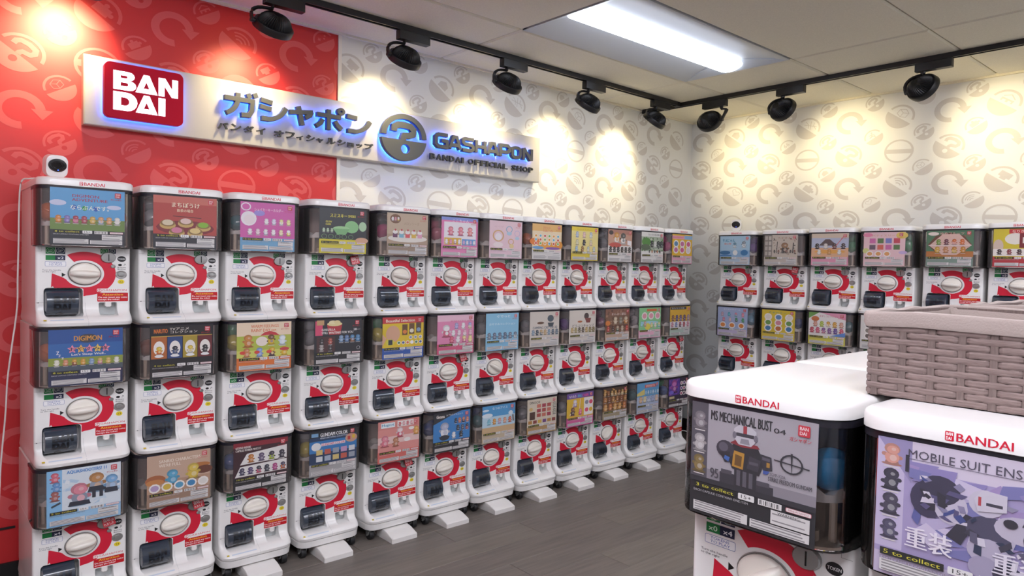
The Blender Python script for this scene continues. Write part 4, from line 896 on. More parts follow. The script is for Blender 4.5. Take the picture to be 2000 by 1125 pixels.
  Cd('black four panel ninja', [(0.27, 1, '#15141a')], foot='#18161c', n='4', els=[('t', 'NARUTO', 0.06, 0.86, 0.27, 0.94, '#d8742a', 0.04), ('t', 'TVアニメ\nコレクション', 0.3, 0.85, 0.74, 0.96, '#e6e2d8', 0.02), ('r', 0.02, 0.37, 0.26, 0.79, '#b0622a'), ('r', 0.27, 0.37, 0.5, 0.79, '#27457c'), ('r', 0.51, 0.37, 0.74, 0.79, '#a8922e'), ('r', 0.75, 0.37, 0.98, 0.79, '#6a1d24'), ('r', 0.02, 0.79, 0.98, 0.805, '#c8a84a')] + [x for a, c, d in ((0.14, '#d8702a', '#e2c23a'), (0.385, '#4a5a86', '#2a2a34'), (0.625, '#e0d8c8', '#e2c23a'), (0.865, '#2a2228', '#1d1a20')) for x in (('e', a, 0.57, 0.085, 0.14, '#f1ece6'), ('f', a, 0.51, 0.085, c, d), ('e', a, 0.42, 0.07, 0.025, '#eee'))]),
  Cd('orange rainy day umbrella', [(0.27, 0.42, '#d3d66a'), (0.42, 0.72, '#b3bf48'), (0.72, 1, '#eed8bc')], foot='#dd742e', n='4', els=[('t', 'WARM FEELINGS\nRAINY DAY ver.', 0.25, 0.80, 0.76, 0.95, '#dd7a4e', 0.03), ('p', [(0.42, 0.72), (0.5, 0.79), (0.6, 0.81), (0.7, 0.78), (0.78, 0.71), (0.6, 0.73)], '#c4303a'), ('f', 0.2, 0.58, 0.15, '#c9803a', '#d08a44'), ('e', 0.45, 0.6, 0.11, 0.1, '#efe2d8'), ('f', 0.62, 0.6, 0.12, '#e0b820', '#7a5230'), ('f', 0.83, 0.58, 0.12, '#d8e4ee', '#e6eef4'), ('row', 0.06, 0.98, 0.35, 4, 0.11, ['#d08a5a', '#8aa4d8', '#5a3a44', '#e0b830']), ('e', 0.1, 0.38, 0.05, 0.035, '#d8483a'), ('e', 0.36, 0.38, 0.05, 0.035, '#d8483a'), ('e', 0.58, 0.38, 0.05, 0.035, '#d8483a'), ('e', 0.87, 0.42, 0.09, 0.035, '#c43a44')]),
  Cd('black popcorn', [(0.27, 1, '#25252d')], foot='#1c1c22', n='4', els=[('r', 0.02, 0.65, 0.17, 0.97, '#d84a70'), ('r', 0.05, 0.88, 0.2, 0.99, '#c8a070'), ('p', [(0.26, 0.88), (0.58, 0.88), (0.54, 0.66), (0.3, 0.66)], '#b8323a'), ('e', 0.42, 0.9, 0.16, 0.05, '#e8d9a0'), ('e', 0.38, 0.94, 0.08, 0.04, '#efe4b8'), ('e', 0.47, 0.945, 0.07, 0.035, '#e8d9a0'), ('t', 'GODZILLA\nSTILL WAITING FOR YOU', 0.15, 0.68, 0.82, 0.80, '#f0eeea', 0.04), ('r', 0.05, 0.28, 0.43, 0.62, '#4a2a2a'), ('row', 0.06, 0.42, 0.36, 2, 0.08, ['#a8a09c', '#3a3436']), ('row', 0.06, 0.42, 0.5, 2, 0.08, ['#2c282a', '#b8584a']), ('row', 0.5, 0.98, 0.54, 4, 0.09, ['#8aa8c8', '#6a8ab8', '#a8785a', '#5a92c0']), ('o', 0.93, 0.34, 0.04, 0.15, '#d0d0d0'), ('t', '28—', 0.82, 0.74, 0.97, 0.79, WH, 0.04)]),
  Cd('yellow and blue hand', [(0.27, 1, '#e2c229'), (0.85, 1, '#c8343c')], foot='#2a56a8', n='12', els=[('e', 0.25, 0.6, 0.17, 0.2, '#d8a88a'), ('p', [(0.1, 0.5), (0.0, 0.3), (0.0, 0.6)], '#d8a88a'), ('t', 'Beautiful Selection', 0.08, 0.88, 0.78, 0.95, '#f2ead8', 0.04), ('r', 0.47, 0.56, 0.6, 0.82, '#6a4a28'), ('r', 0.64, 0.58, 0.77, 0.84, '#6a4a28'), ('r', 0.81, 0.6, 0.94, 0.86, '#5a4a3a'), ('e', 0.535, 0.64, 0.05, 0.05, '#e0843a'), ('e', 0.705, 0.66, 0.05, 0.05, '#e8e0c8'), ('e', 0.875, 0.68, 0.05, 0.05, '#8aa4c8'), ('e', 0.18, 0.4, 0.1, 0.08, '#d8cf4a'), ('r', 0.14, 0.34, 0.24, 0.46, '#2a3440'), ('dots', 0.34, 0.98, 0.34, 0.42, 6, 1, 0.045, ['#4a8a5a', WH, '#d8703a', '#4a5a8a']), ('dots', 0.62, 0.98, 0.46, 0.54, 3, 1, 0.045, ['#8a94a8', '#4a8a7a', '#b03a3a'])]),
  Cd('pink with white figures', [(0.27, 1, '#e48cb4'), (0.84, 1, '#ecc0d2')], foot='#d8557e', n='10', els=[('t', 'ねむねむマスコット', 0.35, 0.82, 0.78, 0.87, '#d8508a', 0.02), ('f', 0.24, 0.55, 0.18, '#d86a86', '#f3eef0'), ('row', 0.42, 0.98, 0.7, 3, 0.09, ['#b0a8d8', WH, '#efe4b8']), ('row', 0.35, 0.98, 0.52, 4, 0.09, [WH, '#efd8e2', WH, '#e8b8c8']), ('row', 0.3, 0.98, 0.35, 4, 0.1, ['#e0647e', '#efe8ec', '#d8709a', '#efdc98'])]),
  Cd('light blue sleeping', [(0.22, 1, '#8cc4e2')], foot='#86bfe0', n='6', dark=0, els=[('t', 'ぐでっと', 0.33, 0.88, 0.74, 0.95, '#eaf4f8', 0.05), ('t', 'おやすみコレクション', 0.1, 0.68, 0.9, 0.74, '#dff0f6', 0.02), ('e', 0.5, 0.36, 0.5, 0.03, '#5f96b8'), ('row', 0.02, 0.98, 0.37, 6, 0.1, ['#7a8496', '#6e7890', '#8a90a0', '#66748c', '#788298', '#c8ccd4'])]),
  Cd('off-white camp chair', [(0.2, 1, '#d9d0c6')], foot='#d6cdc4', n='5', dark=0, els=[('e', 0.7, 0.8, 0.11, 0.1, '#4f5c66'), ('p', [(0.6, 0.68), (0.82, 0.68), (0.78, 0.56), (0.64, 0.56)], '#3e4a52'), ('e', 0.36, 0.68, 0.12, 0.035, '#6a4a36'), ('t', 'CAMPING CRITTERS 02', 0.1, 0.51, 0.94, 0.58, '#3f5566', 0.03), ('row', 0.05, 0.98, 0.39, 7, 0.09, ['#8aa0b4', '#3f4e5c', '#6a7a8a', '#c8a878'])]),
  Cd('off-white red camp chair', [(0.2, 1, '#dbd2c8')], foot='#d8cfc6', n='5', dark=0, els=[('e', 0.64, 0.82, 0.09, 0.1, '#4a3a38'), ('p', [(0.58, 0.76), (0.82, 0.76), (0.78, 0.62), (0.64, 0.62)], '#8a4640'), ('e', 0.4, 0.66, 0.09, 0.03, '#b0643a'), ('t', 'どうぶつキャンプ', 0.12, 0.49, 0.94, 0.58, '#3a3430', 0.02), ('row', 0.05, 0.98, 0.39, 7, 0.09, ['#c8a868', '#a8985a', '#8a7a4a', '#5a4a38'])]),
  Cd('brown shop scene', [(0.27, 1, '#7d5a46'), (0.42, 0.5, '#6a4634'), (0.8, 1, '#8a5e4c')], foot='#c8a890', n='5', els=[('scatter', 36, 0.02, 0.98, 0.42, 0.98, 0.02, 0.08, ['#8e6a52', '#5e4234', '#a8826a', '#6e4e3c']), ('t', 'まんぷく屋台', 0.25, 0.8, 0.85, 0.88, '#e6d8d0', 0.02), ('row', 0.3, 0.95, 0.6, 3, 0.14, ['#d8c4a8', '#8a8474', '#d08a3a']), ('e', 0.1, 0.56, 0.1, 0.08, '#d8803a'), ('row', 0.02, 0.98, 0.36, 5, 0.1, ['#c8483a', '#4a2f24', '#3f6a5a', '#c9b49a'])]),
  Cd('green and pink sherbet', [(0.27, 1, '#8ccf92')], foot='#ecb4cc', n='6', dark=0, els=[('r', 0.35, 0.88, 0.8, 0.96, '#d8703a'), ('dots', 0.1, 1.0, 0.62, 0.84, 3, 1, 0.13, ['#e8a0b0', '#8ad4c4', '#f0eef0']), ('e', 0.5, 0.5, 0.4, 0.06, '#a8d8e8'), ('e', 0.4, 0.38, 0.13, 0.11, '#e8d85a'), ('row', 0.5, 1, 0.4, 3, 0.1, ['#e8dca0', '#efe4d8', '#8ac8e0']), ('row', 0.05, 0.35, 0.45, 2, 0.1, ['#9ad8e8', '#d8b0a0'])]),
  Cd('yellow toy dish', [(0.27, 0.48, '#e8e2e4'), (0.48, 1, '#e0b024')], foot='#b8ccc0', n='6', dark=0, els=[('r', 0.02, 0.9, 0.8, 0.99, '#1c1c26'), ('t', 'おもちゃの皿', 0.08, 0.92, 0.7, 0.97, '#e8e4d8', 0.02), ('row', 0.05, 1, 0.58, 5, 0.12, ['#8a5230', '#5a4a78', '#7a6aa0', '#6a4a6a', '#a88a9a']), ('row', 0.02, 0.98, 0.36, 5, 0.1, ['#d08a9a', '#7a88b8', '#2c2c34', '#b03a4a'])])],
 # bottom tier
 [Cd('white and pale blue schoolgirl', [(0.22, 1, '#dfe8f0'), (0.22, 0.26, '#9cc4e4')], foot='#9cc8ea', n='5', dark=0, els=[('r', 0, 0, 0.2, 1, '#86bde6'), ('scatter', 24, 0.22, 0.98, 0.3, 0.85, 0.03, 0.09, ['#cfe0ee', '#e8eef4', '#b8d2e8']), ('row', 0.03, 0.18, 0.85, 1, 0.1, ['#d8687a', '#e88a9a']), ('row', 0.05, 0.2, 0.68, 1, 0.1, ['#6a9ad0']), ('row', 0.03, 0.18, 0.52, 1, 0.1, ['#a8605a']), ('s', [(0.06, 0.36), (0.18, 0.42)], 0.03, '#3a4450'), ('t', 'AQUASHOOTERS! 11', 0.26, 0.9, 0.8, 0.97, '#3f86cc', 0.04),
      ('f', 0.43, 0.46, 0.23, '#8a92a4', '#e08a9c'), ('p', [(0.3, 0.4), (0.56, 0.4), (0.58, 0.32), (0.28, 0.32)], '#23283a'), ('f', 0.66, 0.64, 0.2, '#98a0b0', '#c08a54'), ('p', [(0.56, 0.62), (0.78, 0.62), (0.8, 0.53), (0.54, 0.53)], '#262b3c'), ('f', 0.87, 0.6, 0.17, '#a4acbc', '#7fb0dc'), ('p', [(0.78, 0.56), (0.95, 0.56), (0.96, 0.47), (0.77, 0.47)], '#2a2f40'), ('r', 0.6, 0.42, 0.65, 0.53, '#2a2e3c'), ('r', 0.7, 0.42, 0.75, 0.53, '#2a2e3c')]),
  Cd('tan burger', [(0.27, 1, '#c8a892'), (0.27, 0.5, '#b8937a')], foot='#a0806c', n='5', els=[('t', "SANRIO CHARACTERS\nWE'RE FULL", 0.18, 0.76, 0.84, 0.9, '#efe4d6', 0.02), ('e', 0.13, 0.52, 0.16, 0.1, '#a8623a'), ('e', 0.12, 0.48, 0.14, 0.06, '#c8844a'), ('e', 0.84, 0.7, 0.16, 0.05, '#b8743a'), ('e', 0.78, 0.62, 0.16, 0.05, '#d8a050'), ('e', 0.9, 0.6, 0.14, 0.08, '#6a3a28'), ('f', 0.39, 0.50, 0.17, '#4f9cc0', '#5aa8cc'), ('f', 0.72, 0.55, 0.18, '#d8b848', '#e0c458'), ('dots', 0.02, 0.98, 0.3, 0.44, 5, 1, 0.09, ['#b8a0c8', '#5aa0c4', '#e6e2dc', '#d8b848', '#3f88bc'])]),
  Cd('dark red rider mascots', [(0.27, 1, '#3a1420'), (0.9, 1, '#8a1a2c')], foot='#17131a', n='10', els=[('t', 'LEGEND RIDERS\nCAPSULE RUBBER MASCOT', 0.04, 0.82, 0.5, 0.92, '#efe6e2', 0.03), ('p', [(0.24, 0.76), (0.98, 0.84), (0.98, 0.56), (0.12, 0.54)], '#ece8e6'), ('p', [(0.12, 0.5), (0.98, 0.54), (0.98, 0.31), (0.03, 0.29)], '#ece8e6'), ('row', 0.22, 0.98, 0.63, 4, 0.1, ['#c8803a', '#6a5a78', '#a8b83a', '#3a3444']), ('row', 0.08, 0.98, 0.38, 6, 0.085, ['#4a4460', '#5a4a78', '#d05a7a', '#3a3a4a', '#b84a8a', '#c86a3a'])]),
  Cd('blue paint bottle', [(0.27, 1, '#16365c'), (0.52, 0.78, '#2f78b8'), (0.86, 1, '#14161e')], foot='#a9a6a8', n='10', dark=0, els=[('r', 0.04, 0.88, 0.18, 0.96, '#7aa8d0'), ('t', 'GUNDAM COLOR', 0.22, 0.87, 0.8, 0.95, '#f0f0f2', 0.05), ('t', 'MINIATURE SWING COLLECTION', 0.22, 0.82, 0.8, 0.855, '#cfd8e4', 0.01), ('e', 0.14, 0.66, 0.1, 0.09, '#e6e6e8'), ('r', 0.24, 0.66, 0.75, 0.72, '#e8dfe6'), ('t', 'GUNDAM COLOR', 0.25, 0.665, 0.74, 0.715, '#d0486a', 0.04), ('e', 0.88, 0.76, 0.13, 0.1, '#c89a84'), ('r', 0.8, 0.72, 0.86, 0.8, '#c0342e'), ('r', 0.9, 0.74, 0.96, 0.82, '#e0b82a'), ('boxes', 0.12, 0.98, 0.3, 0.6, 5, 2, ['#d8dade', '#a8b4c8', '#d8c078', '#c05a4a', '#9aa0b0', '#c89ac0'])]),
  Cd('salmon pink hug', [(0.27, 1, '#e0948e'), (0.45, 0.62, '#ecc8c4'), (0.8, 1, '#d88a84')], foot='#d96c64', n='6', els=[('r', 0.07, 0.84, 0.4, 0.96, '#eaf2f6'), ('t', 'Hugcot', 0.09, 0.86, 0.38, 0.94, '#3a92b8', 0.04), ('r', 0.46, 0.83, 0.86, 0.97, '#f0e8e6'), ('row', 0.47, 0.85, 0.885, 4, 0.055, ['#d86a72', '#e8b0b4']), ('f', 0.16, 0.48, 0.16, '#e07a8a', '#e890a0'), ('f', 0.52, 0.66, 0.14, '#d85a72', '#f0dce0'), ('f', 0.42, 0.44, 0.13, '#b8785a', '#c88a68'), ('f', 0.92, 0.66, 0.12, '#e0a04a', '#e8b05a'), ('e', 0.7, 0.5, 0.08, 0.05, '#f2ece8'), ('e', 0.8, 0.76, 0.07, 0.04, '#f2ece8')]),
  Cd('bright blue single figure', [(0.27, 1, '#3a82c6')], foot='#1a1a22', n='10', els=[('p', [(0, 0.72), (0.5, 0.92), (0.75, 1), (0, 1)], '#25252d'), ('t', 'Gintama', 0.08, 0.87, 0.3, 0.95, '#efe6e0', 0.04), ('t', 'カプセルマスコット', 0.34, 0.9, 0.8, 0.95, '#e6e6ea', 0.02), ('f', 0.3, 0.5, 0.22, '#e8e6ea', '#b8bcd4'), ('e', 0.3, 0.36, 0.13, 0.07, '#2a2c38'), ('row', 0.55, 0.98, 0.74, 4, 0.075, ['#2f3a52', '#c87a5a', '#3a3a48', '#d88a6a']), ('row', 0.6, 0.98, 0.55, 3, 0.08, ['#38404f', '#5a5a68', '#c05a5a']), ('row', 0.45, 0.85, 0.38, 2, 0.09, ['#eceaec', '#2c2c34'])]),
  Cd('sky and sand lolly', [(0.27, 0.42, '#cfae84'), (0.42, 0.7, '#bcd8e8'), (0.7, 1, '#4f9cd2')], foot='#c9b79c', n='5', dark=0, els=[('e', 0.15, 0.74, 0.16, 0.06, '#dfeaf2'), ('e', 0.1, 0.88, 0.1, 0.03, '#cfe2f0'), ('t', 'なつのアイス', 0.3, 0.88, 0.76, 0.95, '#e6f2f8', 0.02), ('row', 0.12, 0.92, 0.54, 5, 0.09, ['#7ac0d8', '#d8963a', '#b8a8d0', '#e0a48a', '#cf6a4a']), ('s', [(0.95, 0.5), (0.93, 0.68)], 0.05, '#7a7470'), ('e', 0.86, 0.74, 0.07, 0.06, '#e0ecf4')]),
  Cd('cream with red snack packets', [(0.22, 1, '#d9ccb8')], foot='#b8925e', n='10', dark=0, els=[('t', 'DINOCHI', 0.08, 0.87, 0.42, 0.94, '#3a332c', 0.03), ('boxes', 0.3, 0.82, 0.46, 0.86, 3, 3, ['#b04a44', '#c8705c', '#a8384a']), ('r', 0.08, 0.42, 0.26, 0.64, '#4a2c22'), ('row', 0.86, 0.98, 0.55, 1, 0.1, ['#a8a090']), ('row', 0.86, 0.98, 0.75, 1, 0.1, ['#b0a898']), ('e', 0.12, 0.72, 0.06, 0.05, '#d8b878'), ('boxes', 0.02, 0.98, 0.29, 0.41, 6, 1, ['#b8803a', '#8a3a34', '#d8b04a', '#7a4a8a'])]),
  Cd('yellow and purple straw', [(0.27, 0.84, '#e2b62c'), (0.84, 1, '#6a4a9a')], foot='#d85a9c', n='8', els=[('r', 0.64, 0.3, 0.98, 0.83, '#efeaec'), ('t', 'もちもち', 0.08, 0.87, 0.34, 0.95, '#f2eaf4', 0.04), ('t', 'BALL', 0.4, 0.87, 0.58, 0.95, '#58b8e0', 0.05), ('t', 'CHAIN', 0.58, 0.87, 0.8, 0.95, '#e04a98', 0.05), ('s', [(0.3, 0.8), (0.12, 0.34)], 0.02, WH), ('s', [(0.5, 0.82), (0.46, 0.34)], 0.015, WH), ('f', 0.3, 0.66, 0.13, '#b8a8c8', '#e8dce0'), ('f', 0.22, 0.42, 0.14, '#3a2c28', '#8a5a3a'), ('f', 0.5, 0.4, 0.11, '#e0608a', '#e888a4'), ('dots', 0.66, 0.98, 0.34, 0.8, 2, 2, 0.1, ['#d8486a', '#8a8a98', '#3a2a2a', '#e0b020'])]),
  Cd('brown bread and cake', [(0.27, 0.72, '#7a4e2a'), (0.72, 1, '#4a3220')], foot='#a8987a', n='6', els=[('scatter', 40, 0.02, 0.98, 0.3, 0.98, 0.03, 0.09, ['#a8682e', '#5a3820', '#d09a50', '#8a5228']), ('row', 0.02, 0.98, 0.36, 5, 0.13, ['#d8a25a', '#c87a3a', '#e0b878']), ('row', 0.0, 1.0, 0.62, 6, 0.1, ['#b8783a', '#8a522a', '#d09a4a']), ('row', 0.0, 1.0, 0.82, 7, 0.09, ['#d0a050', '#a86a34', '#e6d2a0']), ('t', 'ミニチュアベーカリー', 0.36, 0.74, 0.85, 0.82, '#f0e2b8', 0.03)]),
  Cd('sky blue pale castle', [(0.22, 0.55, '#b4c2dc'), (0.55, 1, '#5fa4d4')], foot='#b0bcd2', n='7', dark=0, els=[('p', [(0, 0.66), (0.35, 0.8), (0.35, 0.6), (0, 0.58)], '#e0cc78'), ('r', 0.35, 0.83, 0.85, 0.93, '#d8605a'), ('t', 'SWEETS', 0.4, 0.85, 0.8, 0.91, '#f4ece4', 0.03), ('row', 0.35, 1, 0.66, 6, 0.07, ['#a8d0e8', '#cfe0ee']), ('row', 0.08, 0.98, 0.42, 5, 0.13, ['#e0b890', '#e6d8a8', '#d8e2ee', '#a8b4d8', '#e8c8b0'])]),
  Cd('dark purple character sheet', [(0.27, 1, '#2c1d3a')], foot='#2a2028', n='9', els=[('r', 0.02, 0.42, 0.56, 0.98, '#5a3aa0'), ('scatter', 26, 0.03, 0.55, 0.43, 0.97, 0.03, 0.1, ['#7a3ab0', '#3a2a7a', '#a04ab0', '#6a5ac8']), ('f', 0.28, 0.66, 0.26, '#8a3a9a', '#b04a9a'), ('e', 0.28, 0.8, 0.1, 0.07, '#c87ac0'), ('e', 0.15, 0.52, 0.12, 0.06, '#7a6ad0'), ('dots', 0.58, 0.98, 0.36, 0.9, 3, 3, 0.07, ['#c06a8a', '#8a5aa0', '#d0a0b0', '#5a3a5a']), ('r', 0.05, 0.3, 0.3, 0.38, '#c8b88a')])]]
NB = [
 [Cd('pale blue shark', [(0.27, 1, '#a9cbe2'), (0.27, 0.5, '#8db4d8')], foot='#b4cadc', n='5', dark=0, els=[('t', 'サメにゃん', 0.08, 0.78, 0.5, 0.9, '#2f86b0', 0.04), ('t', '第2弾', 0.14, 0.7, 0.38, 0.76, '#e0684a', 0.02), ('f', 0.5, 0.66, 0.1, '#dfe6ea', '#5a8aa8'), ('f', 0.8, 0.68, 0.12, '#e8ecee', '#8a94a0'), ('e', 0.18, 0.42, 0.18, 0.07, '#2a6ea0'), ('e', 0.82, 0.42, 0.12, 0.1, '#2f78b0'), ('e', 0.52, 0.42, 0.08, 0.09, '#eef0f0'), ('r', 0.02, 0.3, 0.4, 0.34, '#2f7ab8')]),
  Cd('beige armoured figure', [(0.22, 1, '#c9bcae')], foot='#c6bab0', n='6', dark=0, els=[('scatter', 30, 0.28, 0.96, 0.3, 0.9, 0.015, 0.05, ['#6a5a50', '#a08a7c', '#4a423c', '#d0c4b8']), ('r', 0, 0.28, 0.24, 1, '#7d756e'), ('boxes', 0.01, 0.23, 0.3, 0.98, 2, 4, ['#b4aba2', '#c4bbb2']), ('t', 'アーマーガール', 0.42, 0.86, 0.78, 0.93, '#9a5a3a', 0.02), ('f', 0.62, 0.52, 0.2, '#4a423e', '#a07a5a'), ('s', [(0.38, 0.4), (0.4, 0.78)], 0.02, '#3a3634'), ('s', [(0.86, 0.4), (0.88, 0.74)], 0.03, '#4a4442'), ('row', 0.26, 0.98, 0.45, 6, 0.05, ['#3a3532', '#8a5a4a'])]),
  Cd('pink sunset cats', [(0.27, 0.55, '#e2b088'), (0.55, 1, '#b9c0d6'), (0.86, 1, '#d8c6b0')], foot='#e49ab4', n='8', els=[('p', [(0.2, 0.62), (0.7, 0.62), (0.5, 0.82), (0.38, 0.82)], '#5a4a4a'), ('s', [(0.66, 0.6), (0.9, 0.95)], 0.02, '#d86a70'), ('e', 0.5, 0.43, 0.42, 0.06, '#e8a850'), ('row', 0.04, 0.98, 0.58, 4, 0.1, ['#2c2622', '#e2d8d0', '#8a4a34', '#4a3c3c']), ('row', 0.08, 0.9, 0.4, 3, 0.09, ['#e8e4e0', '#d89a4a', '#efeae6'])]),
  Cd('pale pink sweet jar', [(0.22, 1, '#ecc8cc')], foot='#e8c4c6', n='7', dark=0, els=[('e', 0.1, 0.92, 0.12, 0.06, '#e88aa8'), ('e', 0.92, 0.9, 0.14, 0.1, '#e8cf6a'), ('e', 0.06, 0.45, 0.08, 0.08, '#d8d88a'), ('e', 0.95, 0.4, 0.1, 0.05, '#c8b0dc'), ('t', 'パティスリー', 0.2, 0.87, 0.75, 0.93, '#d89a6a', 0.02), ('boxes', 0.12, 0.9, 0.46, 0.84, 4, 2, ['#6a5a6a', '#d86a5a', '#d070a8', '#5a7a4a', '#7a84c8', '#c8485a', '#e0b040']), ('dots', 0.05, 0.68, 0.3, 0.42, 3, 1, 0.09, ['#e0a060', '#8ab0d8', '#6a4438'])]),
  Cd('octagon fruit', [(0.27, 1, '#4f7a5c'), (0.27, 0.42, '#b8743a')], foot='#7d9488', n='8', els=[('p', [(0.03, 0.6), (0.2, 0.85), (0.5, 0.94), (0.8, 0.85), (0.97, 0.6), (0.8, 0.4), (0.5, 0.3), (0.2, 0.4)], '#6a4230'), ('p', [(0.06, 0.58), (0.35, 0.9), (0.7, 0.9), (0.96, 0.58), (0.65, 0.32), (0.35, 0.32)], '#e0bcb0'), ('e', 0.15, 0.91, 0.12, 0.05, '#efe0d8'), ('t', 'ゆめフルーツ', 0.3, 0.88, 0.8, 0.95, '#e8b0a8', 0.02), ('row', 0.18, 0.85, 0.66, 4, 0.09, ['#7a9a3a', '#6a3040', '#dca8a4', '#d8702a']), ('row', 0.15, 0.88, 0.44, 4, 0.1, ['#d8a83a', '#c88a5a', '#e0c06a', '#c8882a']), ('r', 0.05, 0.575, 0.96, 0.6, '#e8dcd8')]),
  Cd('yellow polka dot and red', [(0.27, 1, '#d8c42e')], foot='#b82a34', n='8', els=[('r', 0.3, 0.88, 1, 0.99, '#c8303a'), ('t', 'なりきりメイク', 0.36, 0.9, 0.9, 0.97, '#f4e8d8', 0.02), ('e', 0.1, 0.55, 0.1, 0.18, '#d8c2b0'), ('e', 0.42, 0.74, 0.2, 0.15, '#efe8dc'), ('r', 0.5, 0.5, 1, 0.88, '#7d1d28'), ('t', 'me', 0.56, 0.62, 0.9, 0.78, '#f0e6dc', 0.04), ('r', 0, 0.29, 1, 0.48, '#efe6e0'), ('row', 0.03, 0.98, 0.38, 5, 0.08, ['#3a2422', '#8a2a30', '#5a2a2a'])])],
 [Cd('lilac blue charm', [(0.22, 1, '#a9b8dc')], foot='#c9bede', n='9', dark=0, els=[('t', 'ゆらゆらチャーム', 0.2, 0.9, 0.76, 0.95, '#e8ecf6', 0.02), ('row', 0.04, 0.96, 0.74, 4, 0.08, ['#c8a0b8', '#5ab8d0', '#5ab8c8', '#e890a8']), ('row', 0.1, 0.96, 0.56, 4, 0.08, ['#e08aa0', '#e6c0c8', '#6a6a74', '#4aa06a']), ('dots', 0.03, 0.96, 0.28, 0.48, 3, 1, 0.11, ['#e0883a', '#6ab06a', '#e8a0b8'])]),
  Cd('yellow magnet badge', [(0.1, 1, '#ddc02c')], foot='#d8bc2e', n='6', dark=0, els=[('t', 'チャーミー', 0.2, 0.88, 0.74, 0.95, '#3a8a8a', 0.02), ('dots', 0.04, 0.98, 0.3, 0.86, 3, 3, 0.12, ['#3a78a8', '#6a9a4a', '#e8e0d8', '#c8703a', '#d88a9a', '#5a8ac0'])]),
  Cd('white, pink and yellow dango', [(0.27, 1, '#efe9e6')], foot='#d8d04a', n='11', dark=0, els=[('p', [(0.3, 1), (1, 0.8), (1, 1)], '#e69ab4'), ('p', [(0, 0.8), (0.28, 1), (0, 1)], '#6a9a4a'), ('e', 0.18, 0.8, 0.11, 0.08, '#c8703a'), ('t', 'おすしコレクション', 0.3, 0.86, 0.8, 0.92, '#d0587a', 0.02), ('row', 0.1, 0.98, 0.62, 5, 0.1, ['#d89a84', '#b8c84a', '#efe4d0', '#e0a83a', '#d8a08a']), ('row', 0.02, 0.98, 0.42, 6, 0.1, ['#c8485a', '#d8607a', '#d88aa0', '#8a5a9a', '#6a4a9a']), ('p', [(0.6, 0.28), (1, 0.28), (1, 0.42)], '#5a8ad0')]),
  Cd('white with grey round photos', [(0.2, 1, '#e4e0dc')], foot='#dcd8d4', n='6', dark=0, els=[('dots', 0.05, 0.95, 0.3, 0.95, 3, 4, 0.11, ['#6a625c', '#8a8078', '#4a4440'])]), None, None]]
